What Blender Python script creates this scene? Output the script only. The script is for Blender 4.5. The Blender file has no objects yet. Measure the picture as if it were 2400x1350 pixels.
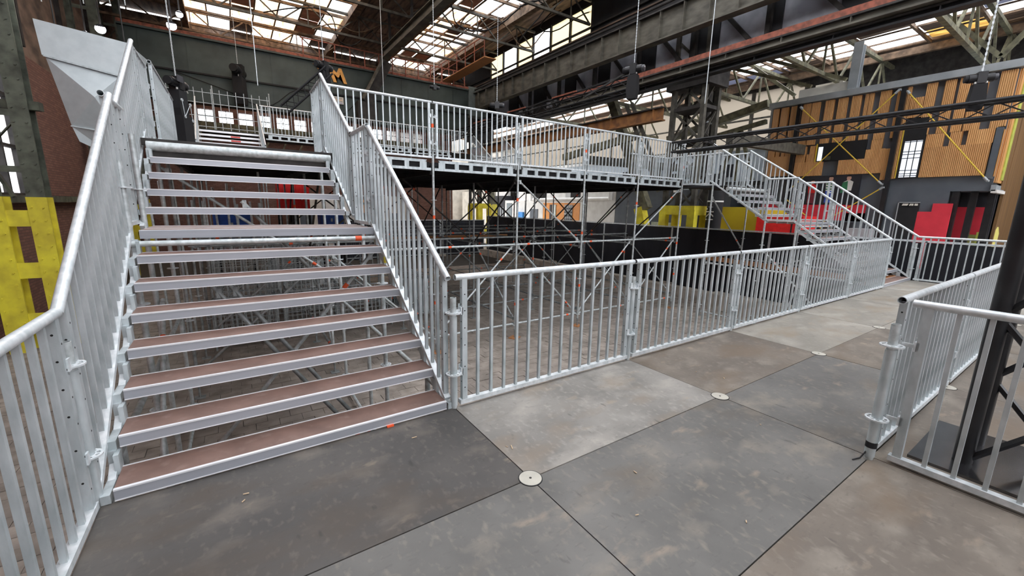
import bpy, math, random
from mathutils import Vector, Matrix
random.seed(7)
C = bpy.context.scene.collection
SC = bpy.context.scene
PI = math.pi

# ------------------------------------------------------------------ camera
FPX, YAW, PITCH, ROLL = 958.88, math.radians(34.03), math.radians(11.30), math.radians(1.125)
cam = bpy.data.cameras.new('camera'); camo = bpy.data.objects.new('camera', cam); C.objects.link(camo)
_f0 = Vector((math.sin(YAW), math.cos(YAW), 0)); _r0 = Vector((math.cos(YAW), -math.sin(YAW), 0)); _u0 = Vector((0, 0, 1))
_f = _f0*math.cos(PITCH) - _u0*math.sin(PITCH); _u = _u0*math.cos(PITCH) + _f0*math.sin(PITCH)
_r = _r0*math.cos(ROLL) + _u*math.sin(ROLL); _u = _u*math.cos(ROLL) - _r0*math.sin(ROLL)
M = Matrix((( _r.x, _u.x, -_f.x, -1.3373), (_r.y, _u.y, -_f.y, -2.7843), (_r.z, _u.z, -_f.z, 1.6046), (0, 0, 0, 1)))
camo.matrix_world = M
cam.sensor_fit = 'HORIZONTAL'; cam.sensor_width = 36; cam.lens = 36*FPX/2400; cam.clip_start = .03; cam.clip_end = 300
SC.camera = camo

# ------------------------------------------------------------------ sky, sun, exposure
w = bpy.data.worlds.new('overcast_sky'); SC.world = w; w.use_nodes = True
bg = w.node_tree.nodes['Background']; bg.inputs[0].default_value = (.98, .985, 1, 1); bg.inputs[1].default_value = 3.4
SC.view_settings.view_transform = 'Standard'; SC.view_settings.look = 'None'
SC.view_settings.gamma = 1; SC.view_settings.use_curve_mapping = False
SC.view_settings.exposure = 0.42
SC.cycles.use_denoising = True
SC.cycles.max_bounces = 7; SC.cycles.diffuse_bounces = 4; SC.cycles.transparent_max_bounces = 12

# ------------------------------------------------------------------ materials
def mat(name, col, rough=.6, metal=0., var=.12, scale=6., bump=0., col2=None, detail=4, stretch=None, objvar=0., lo=.35, hi=.65):
    m = bpy.data.materials.new(name); m.use_nodes = True
    nt = m.node_tree; b = nt.nodes['Principled BSDF']; L = nt.links
    b.inputs['Roughness'].default_value = rough; b.inputs['Metallic'].default_value = metal
    if col2 is None: col2 = tuple(max(0, c*(1-var*2)) for c in col)
    tc = nt.nodes.new('ShaderNodeTexCoord'); src = tc.outputs['Object']
    if objvar:
        oi = nt.nodes.new('ShaderNodeObjectInfo'); add = nt.nodes.new('ShaderNodeVectorMath'); add.operation = 'MULTIPLY_ADD'
        add.inputs[1].default_value = (1, 1, 1)
        cb = nt.nodes.new('ShaderNodeCombineXYZ'); mu = nt.nodes.new('ShaderNodeMath'); mu.operation = 'MULTIPLY'; mu.inputs[1].default_value = 37.
        L.new(oi.outputs['Random'], mu.inputs[0]); L.new(mu.outputs[0], cb.inputs[0]); L.new(mu.outputs[0], cb.inputs[1])
        L.new(src, add.inputs[0]); L.new(cb.outputs[0], add.inputs[2]); src = add.outputs[0]
    if stretch:
        mp = nt.nodes.new('ShaderNodeMapping'); mp.inputs['Scale'].default_value = stretch; L.new(src, mp.inputs[0]); src = mp.outputs[0]
    n = nt.nodes.new('ShaderNodeTexNoise'); n.inputs['Scale'].default_value = scale; n.inputs['Detail'].default_value = detail
    L.new(src, n.inputs['Vector'])
    r = nt.nodes.new('ShaderNodeValToRGB'); r.color_ramp.elements[0].position = lo; r.color_ramp.elements[1].position = hi
    r.color_ramp.elements[0].color = (*col2, 1); r.color_ramp.elements[1].color = (*col, 1)
    L.new(n.outputs['Fac'], r.inputs[0]); out = r.outputs[0]
    if objvar:
        hs = nt.nodes.new('ShaderNodeHueSaturation'); mr = nt.nodes.new('ShaderNodeMapRange')
        mr.inputs[3].default_value = 1-objvar; mr.inputs[4].default_value = 1+objvar
        L.new(oi.outputs['Random'], mr.inputs[0]); L.new(mr.outputs[0], hs.inputs['Value']); L.new(out, hs.inputs['Color']); out = hs.outputs[0]
    L.new(out, b.inputs['Base Color'])
    if bump:
        bp = nt.nodes.new('ShaderNodeBump'); bp.inputs['Strength'].default_value = bump; bp.inputs['Distance'].default_value = .01
        L.new(n.outputs['Fac'], bp.inputs['Height']); L.new(bp.outputs[0], b.inputs['Normal'])
    return m

def mix_layer(m, col, scale, lo, hi, stretch=(1, 1, 1), detail=6, seed=0., amount=1.):
    """lay a second noise-masked colour over the base colour of m"""
    nt = m.node_tree; L = nt.links; b = nt.nodes['Principled BSDF']
    old = b.inputs['Base Color'].links[0].from_socket
    tc = nt.nodes.new('ShaderNodeTexCoord'); mp = nt.nodes.new('ShaderNodeMapping'); mp.inputs['Scale'].default_value = stretch
    mp.inputs['Location'].default_value = (seed, seed*1.7, seed*.3)
    L.new(tc.outputs['Object'], mp.inputs[0])
    n = nt.nodes.new('ShaderNodeTexNoise'); n.inputs['Scale'].default_value = scale; n.inputs['Detail'].default_value = detail
    L.new(mp.outputs[0], n.inputs['Vector'])
    r = nt.nodes.new('ShaderNodeMapRange'); r.inputs[1].default_value = lo; r.inputs[2].default_value = hi; r.inputs[4].default_value = amount
    L.new(n.outputs['Fac'], r.inputs[0])
    mx = nt.nodes.new('ShaderNodeMix'); mx.data_type = 'RGBA'; mx.inputs[7].default_value = (*col, 1)
    L.new(r.outputs[0], mx.inputs[0]); L.new(old, mx.inputs[6]); L.new(mx.outputs[2], b.inputs['Base Color'])
    return m

def emit(name, col, s):
    m = bpy.data.materials.new(name); m.use_nodes = True; nt = m.node_tree; nt.nodes.clear()
    e = nt.nodes.new('ShaderNodeEmission'); e.inputs[0].default_value = (*col, 1); e.inputs[1].default_value = s
    o = nt.nodes.new('ShaderNodeOutputMaterial'); nt.links.new(e.outputs[0], o.inputs[0]); return m

def glassy(name, tint, clear, diff, stain=None):
    """old roof glazing: part clear, part milky"""
    m = bpy.data.materials.new(name); m.use_nodes = True; nt = m.node_tree; nt.nodes.clear(); L = nt.links
    t = nt.nodes.new('ShaderNodeBsdfTransparent'); t.inputs[0].default_value = (*tint, 1)
    tr = nt.nodes.new('ShaderNodeBsdfTranslucent'); tr.inputs[0].default_value = (*diff, 1)
    mx = nt.nodes.new('ShaderNodeMixShader'); mx.inputs[0].default_value = 1-clear
    if stain:
        tc = nt.nodes.new('ShaderNodeTexCoord'); mp = nt.nodes.new('ShaderNodeMapping'); mp.inputs['Scale'].default_value = (1.2, .35, 1)
        n = nt.nodes.new('ShaderNodeTexNoise'); n.inputs['Scale'].default_value = 1.6; n.inputs['Detail'].default_value = 5; n.inputs['Distortion'].default_value = 1.5
        r = nt.nodes.new('ShaderNodeValToRGB'); r.color_ramp.elements[0].position = .36; r.color_ramp.elements[1].position = .55
        r.color_ramp.elements[0].color = (*stain, 1); r.color_ramp.elements[1].color = (*diff, 1)
        L.new(tc.outputs['Object'], mp.inputs[0]); L.new(mp.outputs[0], n.inputs[0]); L.new(n.outputs['Fac'], r.inputs[0]); L.new(r.outputs[0], tr.inputs[0])
    L.new(t.outputs[0], mx.inputs[1]); L.new(tr.outputs[0], mx.inputs[2])
    o = nt.nodes.new('ShaderNodeOutputMaterial'); L.new(mx.outputs[0], o.inputs[0]); return m

GALV = mat('galvanised_steel', (.62, .67, .69), .42, .35, col2=(.42, .475, .49), scale=14, detail=6, stretch=(1, 1, .35), bump=.04)
GALVT = mat('galvanised_tube', (.62, .66, .67), .45, .35, col2=(.40, .44, .44), scale=20, detail=6, bump=.06)
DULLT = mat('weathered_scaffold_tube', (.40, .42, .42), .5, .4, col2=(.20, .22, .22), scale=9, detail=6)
BRIGHT = mat('bright_zinc', (.76, .79, .81), .38, .25, col2=(.55, .60, .62), scale=22, detail=7)
ALU = mat('aluminium_profile', (.44, .455, .50), .36, .4, col2=(.36, .375, .41), scale=3, stretch=(.2, 4, 4))
ALUE = mat('bright_aluminium_edge', (.88, .88, .9), .3, .25, col2=(.80, .80, .82), scale=8)
PLY = mat('brown_plywood_tread', (.21, .125, .10), .55, 0, col2=(.15, .088, .07), scale=5, detail=6, objvar=.1)
mix_layer(PLY, (.30, .22, .19), 9, .56, .8, amount=.6)
BLACK = mat('black_powder_coat', (.02, .02, .022), .4, .1, col2=(.01, .01, .012), scale=5)
BLACKM = mat('matt_black', (.012, .012, .014), .8, 0, scale=5)
HOLE = mat('drilled_hole', (.01, .01, .01), .9)
ORANGE = mat('orange_marker_tape', (.95, .12, .03), .5)
REDT = mat('red_marker_tape', (.85, .05, .03), .5)
STEEL = mat('olive_painted_steel', (.105, .10, .08), .65, .15, col2=(.045, .04, .033), scale=5, detail=8, bump=.1)
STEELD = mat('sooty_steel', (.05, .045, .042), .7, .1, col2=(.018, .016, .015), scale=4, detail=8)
STEELG = mat('green_grey_column_paint', (.15, .165, .125), .55, .1, col2=(.06, .066, .05), scale=4, detail=8)
STEELY = mat('yellow_green_truss_paint', (.22, .21, .13), .65, .1, col2=(.08, .075, .05), scale=4, detail=6)
GIRD = mat('crane_girder_paint', (.055, .075, .068), .55, .1, col2=(.03, .042, .038), scale=1.2, detail=8)
GIRDB = mat('runway_girder_paint', (.13, .12, .095), .65, .1, col2=(.06, .055, .043), scale=2, detail=8, stretch=(1, 1, 2.5))
RUST = mat('red_oxide_rail', (.34, .10, .06), .7, .1, col2=(.16, .055, .035), scale=8, detail=6)
ORB = mat('orange_brown_beam', (.36, .16, .05), .7, 0, col2=(.16, .07, .03), scale=3, detail=6)
YEL = mat('yellow_column_paint', (.92, .82, .06), .5, 0, col2=(.66, .55, .05), scale=3, detail=8)
YELB = mat('yellow_brace_paint', (.80, .55, .06), .5)
BRICK = bpy.data.materials.new('red_brick_wall')
CONC = mat('weathered_concrete', (.52, .47, .41), .85, 0, col2=(.28, .25, .21), scale=2.5, detail=8, bump=.2)
PAVE = mat('brown_paver', (.42, .36, .31), .8, 0, col2=(.24, .205, .175), scale=4, detail=8, bump=.15, objvar=.25)
mix_layer(PAVE, (.20, .17, .15), .8, .45, .65, amount=.6)
GROUND = mat('dark_joint_sand', (.06, .052, .045), .9, 0, scale=9)
ROOFD = mat('sooty_roof_boards', (.24, .165, .125), .8, 0, col2=(.075, .054, .042), scale=2.2, detail=9, stretch=(3, .5, 1))
BEAMW = mat('roof_timber', (.22, .14, .085), .75, 0, col2=(.08, .05, .03), scale=4, detail=6)
SALM = mat('salmon_roof_panel', (.55, .26, .17), .7, 0, col2=(.36, .17, .11), scale=3)
GLASSW = glassy('clear_roof_glass', (.97, .98, 1), .82, (.9, .9, .9))
GLASSM = glassy('milky_roof_glass', (1, .96, .9), .30, (.98, .82, .62), (.5, .25, .11))
GLASSY = glassy('yellowed_roof_sheet', (.95, .85, .6), .12, (.55, .42, .2), (.30, .2, .08))
GLASSD = glassy('sooty_window_glass', (.5, .52, .6), .12, (.16, .165, .2))
WINDOW = glassy('window_glass', (.97, .98, 1), .85, (.9, .9, .9))
WHITE = mat('white_board', (.80, .79, .76), .6, 0, col2=(.68, .66, .63), scale=2)
CREAM = mat('cream_sheeting', (.74, .70, .62), .7, 0, col2=(.55, .52, .46), scale=1.5)
PALEB = mat('pale_blue_cladding', (.62, .70, .78), .55, 0, col2=(.52, .6, .68), scale=2)
CURT = mat('black_sheeting', (.016, .017, .02), .55, 0, col2=(.008, .008, .01), scale=2)
SCREEN = mat('black_mesh_screen', (.014, .015, .022), .8, 0, col2=(.006, .006, .01), scale=3, stretch=(1, 2, .2))
WIRE = mat('grey_fence_wire', (.20, .21, .24), .5, .4)
BGREY = mat('anthracite_cladding', (.105, .12, .14), .6, 0, col2=(.085, .10, .12), scale=2)
BDARK = mat('dark_mural_board', (.022, .022, .03), .6)
RED = mat('red_painted_wall', (.72, .035, .06), .55, 0, col2=(.62, .028, .05), scale=2)
REDC = mat('red_container_paint', (.75, .02, .02), .45)
BLUE = mat('blue_container_paint', (.02, .09, .42), .5)
BLUEL = mat('light_blue_box', (.04, .28, .72), .5)
ORD = mat('orange_door_paint', (.82, .30, .03), .5, 0, col2=(.70, .24, .02), scale=2)
GREYP = mat('grey_roof_edge', (.42, .45, .47), .5, .2, col2=(.32, .35, .37), scale=2)
DUCT = mat('galvanised_duct_sheet', (.62, .68, .70), .38, .3, col2=(.55, .61, .63), scale=6)
LAMP = emit('floodlight_lens', (.93, .92, 1), 14)
SKIN = mat('printed_skin', (.65, .38, .28), .6)
GREENP = mat('printed_green', (.04, .22, .10), .6); BLUEP = mat('printed_blue', (.04, .10, .55), .6)
WOODT = mat('raw_timber', (.50, .22, .08), .7, 0, col2=(.35, .15, .06), scale=6, stretch=(.3, 3, 3))
BROWNW = mat('brown_wood_cladding', (.22, .12, .045), .6, 0, col2=(.14, .075, .03), scale=3, stretch=(2, 2, .2))
DISC = mat('beige_cover_cap', (.50, .475, .41), .5, 0, col2=(.42, .40, .35), scale=9)
PANE = mat('dusty_grey_pane', (.50, .52, .57), .3, 0, col2=(.27, .28, .32), scale=1.3)
LIME = mat('lime_paint', (.50, .55, .10), .6); LOGO = mat('orange_lettering', (.85, .42, .10), .5); ORD2 = mat('pale_sign', (.8, .76, .68), .5)

def slatwood():
    m = mat('orange_slat_cladding', (.68, .36, .13), .5, 0, col2=(.58, .285, .095), scale=1.5, detail=4, stretch=(3, 3, .3), objvar=.07)
    nt = m.node_tree; L = nt.links; b = nt.nodes['Principled BSDF']
    tc = nt.nodes.new('ShaderNodeTexCoord'); wv = nt.nodes.new('ShaderNodeTexWave'); wv.bands_direction = 'Y'; wv.inputs['Scale'].default_value = 6.5
    L.new(tc.outputs['Object'], wv.inputs['Vector'])
    bp = nt.nodes.new('ShaderNodeBump'); bp.inputs['Strength'].default_value = .7; bp.inputs['Distance'].default_value = .02
    L.new(wv.outputs['Fac'], bp.inputs['Height']); L.new(bp.outputs[0], b.inputs['Normal'])
    return m
SLAT = slatwood()

def brickwall():
    m = BRICK; m.use_nodes = True; nt = m.node_tree; L = nt.links; b = nt.nodes['Principled BSDF']; b.inputs['Roughness'].default_value = .85
    tc = nt.nodes.new('ShaderNodeTexCoord'); sp = nt.nodes.new('ShaderNodeSeparateXYZ'); ad = nt.nodes.new('ShaderNodeMath'); ad.operation = 'ADD'
    cb = nt.nodes.new('ShaderNodeCombineXYZ'); L.new(tc.outputs['Object'], sp.inputs[0])
    L.new(sp.outputs[0], ad.inputs[0]); L.new(sp.outputs[1], ad.inputs[1]); L.new(ad.outputs[0], cb.inputs[0]); L.new(sp.outputs[2], cb.inputs[1])
    br = nt.nodes.new('ShaderNodeTexBrick'); br.inputs['Scale'].default_value = 1
    br.inputs['Brick Width'].default_value = .23; br.inputs['Row Height'].default_value = .075; br.inputs['Mortar Size'].default_value = .007
    br.inputs['Color1'].default_value = (.235, .118, .09, 1); br.inputs['Color2'].default_value = (.165, .078, .06, 1); br.inputs['Mortar'].default_value = (.10, .06, .05, 1)
    L.new(cb.outputs[0], br.inputs['Vector']); L.new(br.outputs['Color'], b.inputs['Base Color'])
    bp = nt.nodes.new('ShaderNodeBump'); bp.inputs['Strength'].default_value = .4; bp.inputs['Distance'].default_value = .01
    L.new(br.outputs['Fac'], bp.inputs['Height']); bp.invert = True; L.new(bp.outputs[0], b.inputs['Normal'])
brickwall()

def plyfloor(name, base, dark, light, seed):
    m = mat(name, base, .62, 0, col2=dark, scale=1.6, detail=9, bump=.05, lo=.3, hi=.7)
    mix_layer(m, light, 2.3, .53, .72, (1, 1.4, 1), 8, seed, .75)
    mix_layer(m, dark, 1.1, .56, .7, (1, 1, 1), 8, seed+5, .7)
    mix_layer(m, (.34, .27, .20), 5.5, .64, .74, (.6, 1.3, 1), 10, seed+9, .5)
    mix_layer(m, light, 26, .55, .75, (1, .6, 1), 10, seed+21, .5)
    mix_layer(m, dark, 38, .58, .76, (.5, 1.2, 1), 10, seed+27, .55)
    mix_layer(m, tuple(c*k for c, k in zip(base, (.78, .66, .54))), 1.7, .52, .66, (.8, 1.5, 1), 9, seed+33, .65)
    mix_layer(m, tuple(c*.45 for c in dark), 14, .66, .74, (1, .35, 1), 8, seed+13, .6)
    return m
FLOORS = [plyfloor('worn_platform_board_dark', (.085, .077, .071), (.048, .045, .043), (.17, .145, .12), 1.3),
          plyfloor('worn_platform_board_grey', (.285, .268, .245), (.15, .142, .13), (.40, .37, .33), 4.1),
          plyfloor('worn_platform_board_brown', (.185, .157, .128), (.105, .088, .073), (.265, .235, .195), 7.7),
          plyfloor('worn_platform_board_slate', (.158, .152, .141), (.088, .085, .08), (.25, .22, .18), 11.2),
          plyfloor('worn_platform_board_pale', (.30, .275, .235), (.20, .185, .16), (.38, .35, .31), 15.)]

# ------------------------------------------------------------------ mesh helpers
class MB:
    def __init__(s): s.v = []; s.f = []
    def add(s, vs, fs):
        n = len(s.v); s.v += [tuple(v) for v in vs]; s.f += [tuple(i+n for i in f) for f in fs]; return s
    def box(s, x0, x1, y0, y1, z0, z1):
        return s.add([(x0,y0,z0),(x1,y0,z0),(x1,y1,z0),(x0,y1,z0),(x0,y0,z1),(x1,y0,z1),(x1,y1,z1),(x0,y1,z1)],
                     [(0,3,2,1),(4,5,6,7),(0,1,5,4),(1,2,6,5),(2,3,7,6),(3,0,4,7)])
    def bar(s, p, q, a, b, up=(0, 0, 1)):
        """rectangular bar from p to q, a wide (sideways) and b high"""
        p = Vector(p); q = Vector(q); d = (q-p).normalized(); u = Vector(up)
        if abs(d.dot(u)) > .99: u = Vector((1, 0, 0))
        r = d.cross(u).normalized(); u = r.cross(d).normalized(); vs = []
        for c in (p, q):
            for i, j in ((-1,-1),(1,-1),(1,1),(-1,1)): vs.append(c + r*(i*a/2) + u*(j*b/2))
        return s.add(vs, [(0,1,2,3),(7,6,5,4),(0,4,5,1),(1,5,6,2),(2,6,7,3),(3,7,4,0)])
    def tube(s, p, q, r, n=10, wall=0., r2=None):
        p = Vector(p); q = Vector(q); d = (q-p).normalized(); u = Vector((0, 0, 1))
        if abs(d.z) > .95: u = Vector((1, 0, 0))
        a = d.cross(u).normalized(); b = a.cross(d); k = len(s.v)
        if r2 is None: r2 = r
        ring = lambda c, R: [c + a*(R*math.cos(2*PI*i/n)) + b*(R*math.sin(2*PI*i/n)) for i in range(n)]
        if wall:
            vs = ring(p, r)+ring(q, r2)+ring(p, r-wall)+ring(q, r2-wall); fs = []
            for i in range(n):
                j = (i+1) % n
                fs += [(i,j,n+j,n+i),(2*n+j,2*n+i,3*n+i,3*n+j),(j,i,2*n+i,2*n+j),(n+i,n+j,3*n+j,3*n+i)]
        else:
            vs = ring(p, r)+ring(q, r2); fs = [tuple(range(n-1,-1,-1)), tuple(range(n, 2*n))]
            for i in range(n):
                j = (i+1) % n; fs.append((i,j,n+j,n+i))
        return s.add(vs, fs)
    def prism(s, pts, axis, t0, t1):
        """extrude a polygon given in the two other axes along axis"""
        def mk(a, b, t): return {'x':(t,a,b),'y':(a,t,b),'z':(a,b,t)}[axis]
        n = len(pts); vs = [mk(a,b,t0) for a,b in pts]+[mk(a,b,t1) for a,b in pts]
        fs = [tuple(range(n-1,-1,-1)), tuple(range(n,2*n))]+[(i,(i+1)%n,n+(i+1)%n,n+i) for i in range(n)]
        return s.add(vs, fs)
    def mesh(s, name, m):
        me = bpy.data.meshes.new(name); me.from_pydata(s.v, [], s.f); me.materials.append(m); me.update(); return me
    def build(s, name, m, parent=None, smooth=False):
        me = s.mesh(name, m)
        if smooth: soft(me)
        return put(name, me, parent)
def soft(me):
    me.polygons.foreach_set('use_smooth', [True]*len(me.polygons))
    try: me.set_sharp_from_angle(angle=math.radians(40))
    except Exception: pass
def put(name, me, parent=None, loc=(0,0,0), rot=None):
    o = bpy.data.objects.new(name, me); C.objects.link(o); o.location = loc
    if rot: o.rotation_euler = rot
    if parent: o.parent = parent
    return o
def tag(o, label=None, cat=None, group=None, kind=None):
    if label: o['label'] = label
    if cat: o['category'] = cat
    if group: o['group'] = group
    if kind: o['kind'] = kind
    return o
def thing(name, label, cat, loc=(0,0,0), rz=0., group=None):
    o = bpy.data.objects.new(name, None); C.objects.link(o); o.location = loc; o.rotation_euler = (0,0,rz); o.empty_display_size = .1
    return tag(o, label, cat, group)
def dup(root, loc, rz=None, label=None, group=None):
    r = root.copy(); C.objects.link(r); r.location = loc
    if rz is not None: r.rotation_euler = (0,0,rz)
    if label: r['label'] = label
    if group: r['group'] = group
    for ch in root.children:
        c = ch.copy(); C.objects.link(c); c.parent = r
        for g in ch.children:
            d = g.copy(); C.objects.link(d); d.parent = c
    return r
def struct(name, mb, m, parent=None):
    o = mb.build(name, m, parent)
    if parent is None: o['kind'] = 'structure'
    return o
def B(*a): return MB().box(*a)
ORDN = ['first','second','third','fourth','fifth','sixth','seventh','eighth','ninth','tenth','eleventh','twelfth','thirteenth','fourteenth','fifteenth','sixteenth']
A, BY = 2.07, 1.042                    # bay module of the platform and scaffold
GZ = -1.58                             # pit paving level

# ================================================================== THE SETTING
# platform floor: boards of 2.07 x 1.04 m with open joints
floor = struct('floor', B(-2.07, 12.42, -7.3, -.005, -.10, -.014), STEELD)
pick = {(-1,0):0,(0,0):1,(1,0):2,(2,0):4,(3,0):4,(4,0):4,(5,0):4,(-1,1):3,(0,1):3,(1,1):3,(2,1):2,(3,1):4,(4,1):4,(5,1):4,
        (-1,2):3,(0,2):2,(1,2):2,(2,2):2,(0,3):2,(1,3):2}
for i in range(-1, 6):
    for k in range(7):
        m = FLOORS[pick.get((i, k), 2 if k > 1 else 3)]
        cx, cy = A*(i+.5), -BY*(k+.5)
        me = MB().box(-A/2+.0035, A/2-.0035, -BY/2+.0035, BY/2-.0035, -.021, 0).mesh('floor_panel', m)
        put('floor_panel', me, floor, (cx, cy, random.uniform(-.0015, .0015)), (0, 0, PI*((i+k) % 2)))
dm = MB()
dm.tube((0,0,-.01), (0,0,.0035), .068, 40); disc = dm.mesh('socket_cover', DISC); soft(disc)
rm = MB().tube((0,0,-.01), (0,0,.0026), .0735, 40).mesh('cover_rim', BLACKM)
hm = MB().tube((0,0,.0035), (0,0,.0046), .008, 12).mesh('cover_bolt', STEELD)
for i in range(-1, 6):
    for k in range(1, 4):
        if (i, k) in ((1, 2), (-1, 1), (-1, 2), (-1, 3)): continue
        d = put('socket_cover', disc, floor, (A*i, -BY*k, 0)); put('cover_rim', rm, d); put('cover_bolt', hm, d)

# pit paving under the stair, tile by tile, and the darker paving beyond
ground = struct('ground', MB().box(-40, 60, -25, 60, GZ-.12, GZ-.03), GROUND)
tm = MB().box(-.147, .147, -.097, .097, -.05, 0).mesh('paver', PAVE)
n = 0; far = MB()
r0 = -1.1
for r in range(90):
    y = r0 + .2*r
    for c in range(62):
        x = -5.7 + .3*c + (.15 if r % 2 else 0)
        dz = random.uniform(-.006, .006)
        near = (-4.3 < x < .25 and -1.2 < y < 2.75 and not (x > -2.2 and y < -.3))
        if near and n < 298:
            o = put('paver', tm, ground, (x, y, GZ+dz), (random.uniform(-.008,.008), random.uniform(-.008,.008), random.uniform(-.01,.01))); n += 1
        elif x < 12.1 and r > 4:
            far.box(x-.147, x+.147, y-.097, y+.097, GZ-.04, GZ+dz)
fo = far.build('paving', PAVE, ground); fo['kind'] = 'stuff'
struct('kerb', B(12.05, 12.4, -.2, 21, GZ-.02, -1.22), CONC)['kind'] = 'structure'
struct('kerb.001', B(11.45, 12.04, -.1, 4.6, GZ-.02, -1.08), CONC)['kind'] = 'structure'
struct('floor.001', B(12.4, 27, -16, 42, GZ-.02, -1.3), CONC)

# outer walls
wl = struct('wall_left', MB().box(-6.4, -5.9, -16, 12.2, GZ, 5.6).box(-6.4, -5.9, 15.2, 27, GZ, 5.6).box(-6.4, -5.9, 12.2, 15.2, GZ, 1.6), BRICK)
struct('wall_left.001', B(-6.4, -5.9, -16, 27, 5.6, 11.2), ROOFD)
for k in range(5): MB().bar((-5.86, 7+k*4.2, 5.75), (-5.86, 7+k*4.2, 11), .16, .16).build('wall_post', STEELD, wl)
wn = struct('window_1', B(-6.2, -6.15, 12.2, 15.2, 1.6, 5.6), WINDOW)
for yy in (12.25, 13.2, 14.2, 15.15): MB().box(-6.1, -5.96, yy-.04, yy+.04, 1.6, 5.6).build('glazing_bar', STEELD, wn)
for zz in (1.66, 2.9, 4.2, 5.54): MB().box(-6.12, -5.98, 12.2, 15.2, zz-.04, zz+.04).build('glazing_bar', STEELD, wn)
# gable wall with its row of small windows
gw = MB(); xs = [-2.12+.955*k for k in range(14)]; WY = 27
z0, z1 = 5.95, 6.62
gw.box(-6.4, 13, WY, WY+.4, GZ, z0); gw.box(-6.4, 13, WY, WY+.4, z1, 9.4)
edge = -6.4
for x in xs:
    gw.box(edge, x-.34, WY, WY+.4, z0, z1); edge = x+.34
gw.box(edge, 13, WY, WY+.4, z0, z1)
wb = struct('wall_back', gw, BRICK)
for k, x in enumerate(xs):
    p = struct('window_%d' % (k+2), B(x-.34, x+.34, WY+.1, WY+.12, z0, z1), WINDOW)
    MB().box(x-.015, x+.015, WY+.05, WY+.09, z0, z1).box(x-.34, x+.34, WY+.05, WY+.09, z0+.3, z0+.33).build('window_frame', STEELD, p)
MB().box(-6, 12, WY-.25, WY, 5.2, 5.9).build('wall_ledge', STEELY, wb)
for k in range(12): MB().bar((-3+k*.9, WY-.3, 4.6), (-2.4+k*.9, WY-.3, 5.9), .09, .09).build('wall_brace', STEELY, wb)
p = struct('window_17', B(.98, 1.5, WY-.03, WY-.01, 7.35, 7.95), WINDOW)
gt = MB().box(-6.4, 13, WY, WY+.3, 9.4, 10.9); struct('wall_back.001', gt, ROOFD)
struct('wall_back.002', MB().box(13, 27, 42, 42.3, GZ, 10), CREAM)
GLASSC = glassy('cream_translucent_sheet', (.95, .92, .86), .04, (.42, .39, .35))
wr = struct('wall_right', MB().box(27, 27.4, -16, 9, GZ, 10).box(27, 27.4, 9, 42, GZ, 4.2).box(27, 27.4, 9, 42, 9, 10), STEELD)
for k in range(11): MB().box(27.1, 27.14, 9+3*k+.06, 12+3*k-.06, 4.2, 9).build('wall_sheet', GLASSC, wr)
for k in range(12): MB().box(26.98, 27.1, 8.9+3*k, 9.1+3*k, 4.2, 9).build('wall_post', STEEL, wr)
for z in (5.8, 7.4): MB().box(27.0, 27.1, 9, 42, z-.05, z+.05).build('wall_rail', STEEL, wr)
struct('wall_front', MB().box(-6.4, 27.4, -16.4, -16, GZ, 4).box(-6.4, 27.4, -16.4, -16, 9.5, 11.2), BRICK)
for k in range(8): struct('window_%d' % (18+k), B(-6.2+4.2*k, -2.2+4.2*k, -16.2, -16.15, 4, 9.5), WINDOW)  # unseen windows behind the camera, added to let daylight in

# nave roof: glazed and boarded strips running down the hall
RZ = 11.0
roof = struct('ceiling', MB().box(-6.4, -2.5, -16, 27.4, RZ+.1, RZ+.16).box(4.4, 7.6, -16, 27.4, RZ+.1, RZ+.16).box(11, 13.2, -16, 27.4, RZ+.1, RZ+.16), ROOFD)
for (xa, xb) in ((-6.3, -2.5), (4.4, 7.6), (11, 13)):
    k = 0; x = xa
    while x < xb-.1:
        wd = min(.62, xb-x); yy = 7 + (k % 3)*1.1
        while yy < 27:
            ln = min(5.2, 27-yy)
            B(x+.012, x+wd-.012, yy, yy+ln-.03, RZ+.03+random.uniform(-.03, .03), RZ+.08).build('roof_board', ROOFD, roof); yy += ln
        x += wd; k += 1
sky1 = None
def skylight(name, x0, x1, y0, y1, z, nx, ny, weights, mats, seed):
    rnd = random.Random(seed)
    s = struct(name, MB().box(x0-.1, x0, y0, y1, z-.12, z+.12).box(x1, x1+.1, y0, y1, z-.12, z+.12), BEAMW)
    dx, dy = (x1-x0)/nx, (y1-y0)/ny
    for i in range(nx):
        for j in range(ny):
            m = rnd.choices(mats, weights)[0]; t = rnd.uniform(-.03, .03)
            o = B(-dx/2+.02, dx/2-.02, -dy/2+.02, dy/2-.02, 0, .012).build("roof_pane", m, s)
            o.location = (x0+dx*(i+.5), y0+dy*(j+.5), z+t); o.rotation_euler = (rnd.uniform(-.03,.03), rnd.uniform(-.03,.03), 0)
    for i in range(nx+1): MB().box(x0+dx*i-.03, x0+dx*i+.03, y0, y1, z-.09, z-.03).build('glazing_bar', BEAMW, s)
    for j in range(ny+1): MB().box(x0, x1, y0+dy*j-.045, y0+dy*j+.045, z-.2, z-.08).build('roof_rafter', BEAMW, s)
    return s
skylight('ceiling.001', -2.5, 4.4, 10, 27, RZ, 7, 9, (30, 56, 7, 7), (GLASSW, GLASSM, SALM, ROOFD), 3)
skylight('ceiling.002', 7.6, 11, 10, 27, RZ, 4, 10, (56, 24, 14, 6), (GLASSW, GLASSM, SALM, ROOFD), 5)
skylight('ceiling.003', -2.5, 4.4, -16, 10, RZ, 2, 5, (1,), (GLASSW,), 1)
skylight('ceiling.004', 7.6, 11, -16, 10, RZ, 1, 5, (1,), (GLASSW,), 1)
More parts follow.
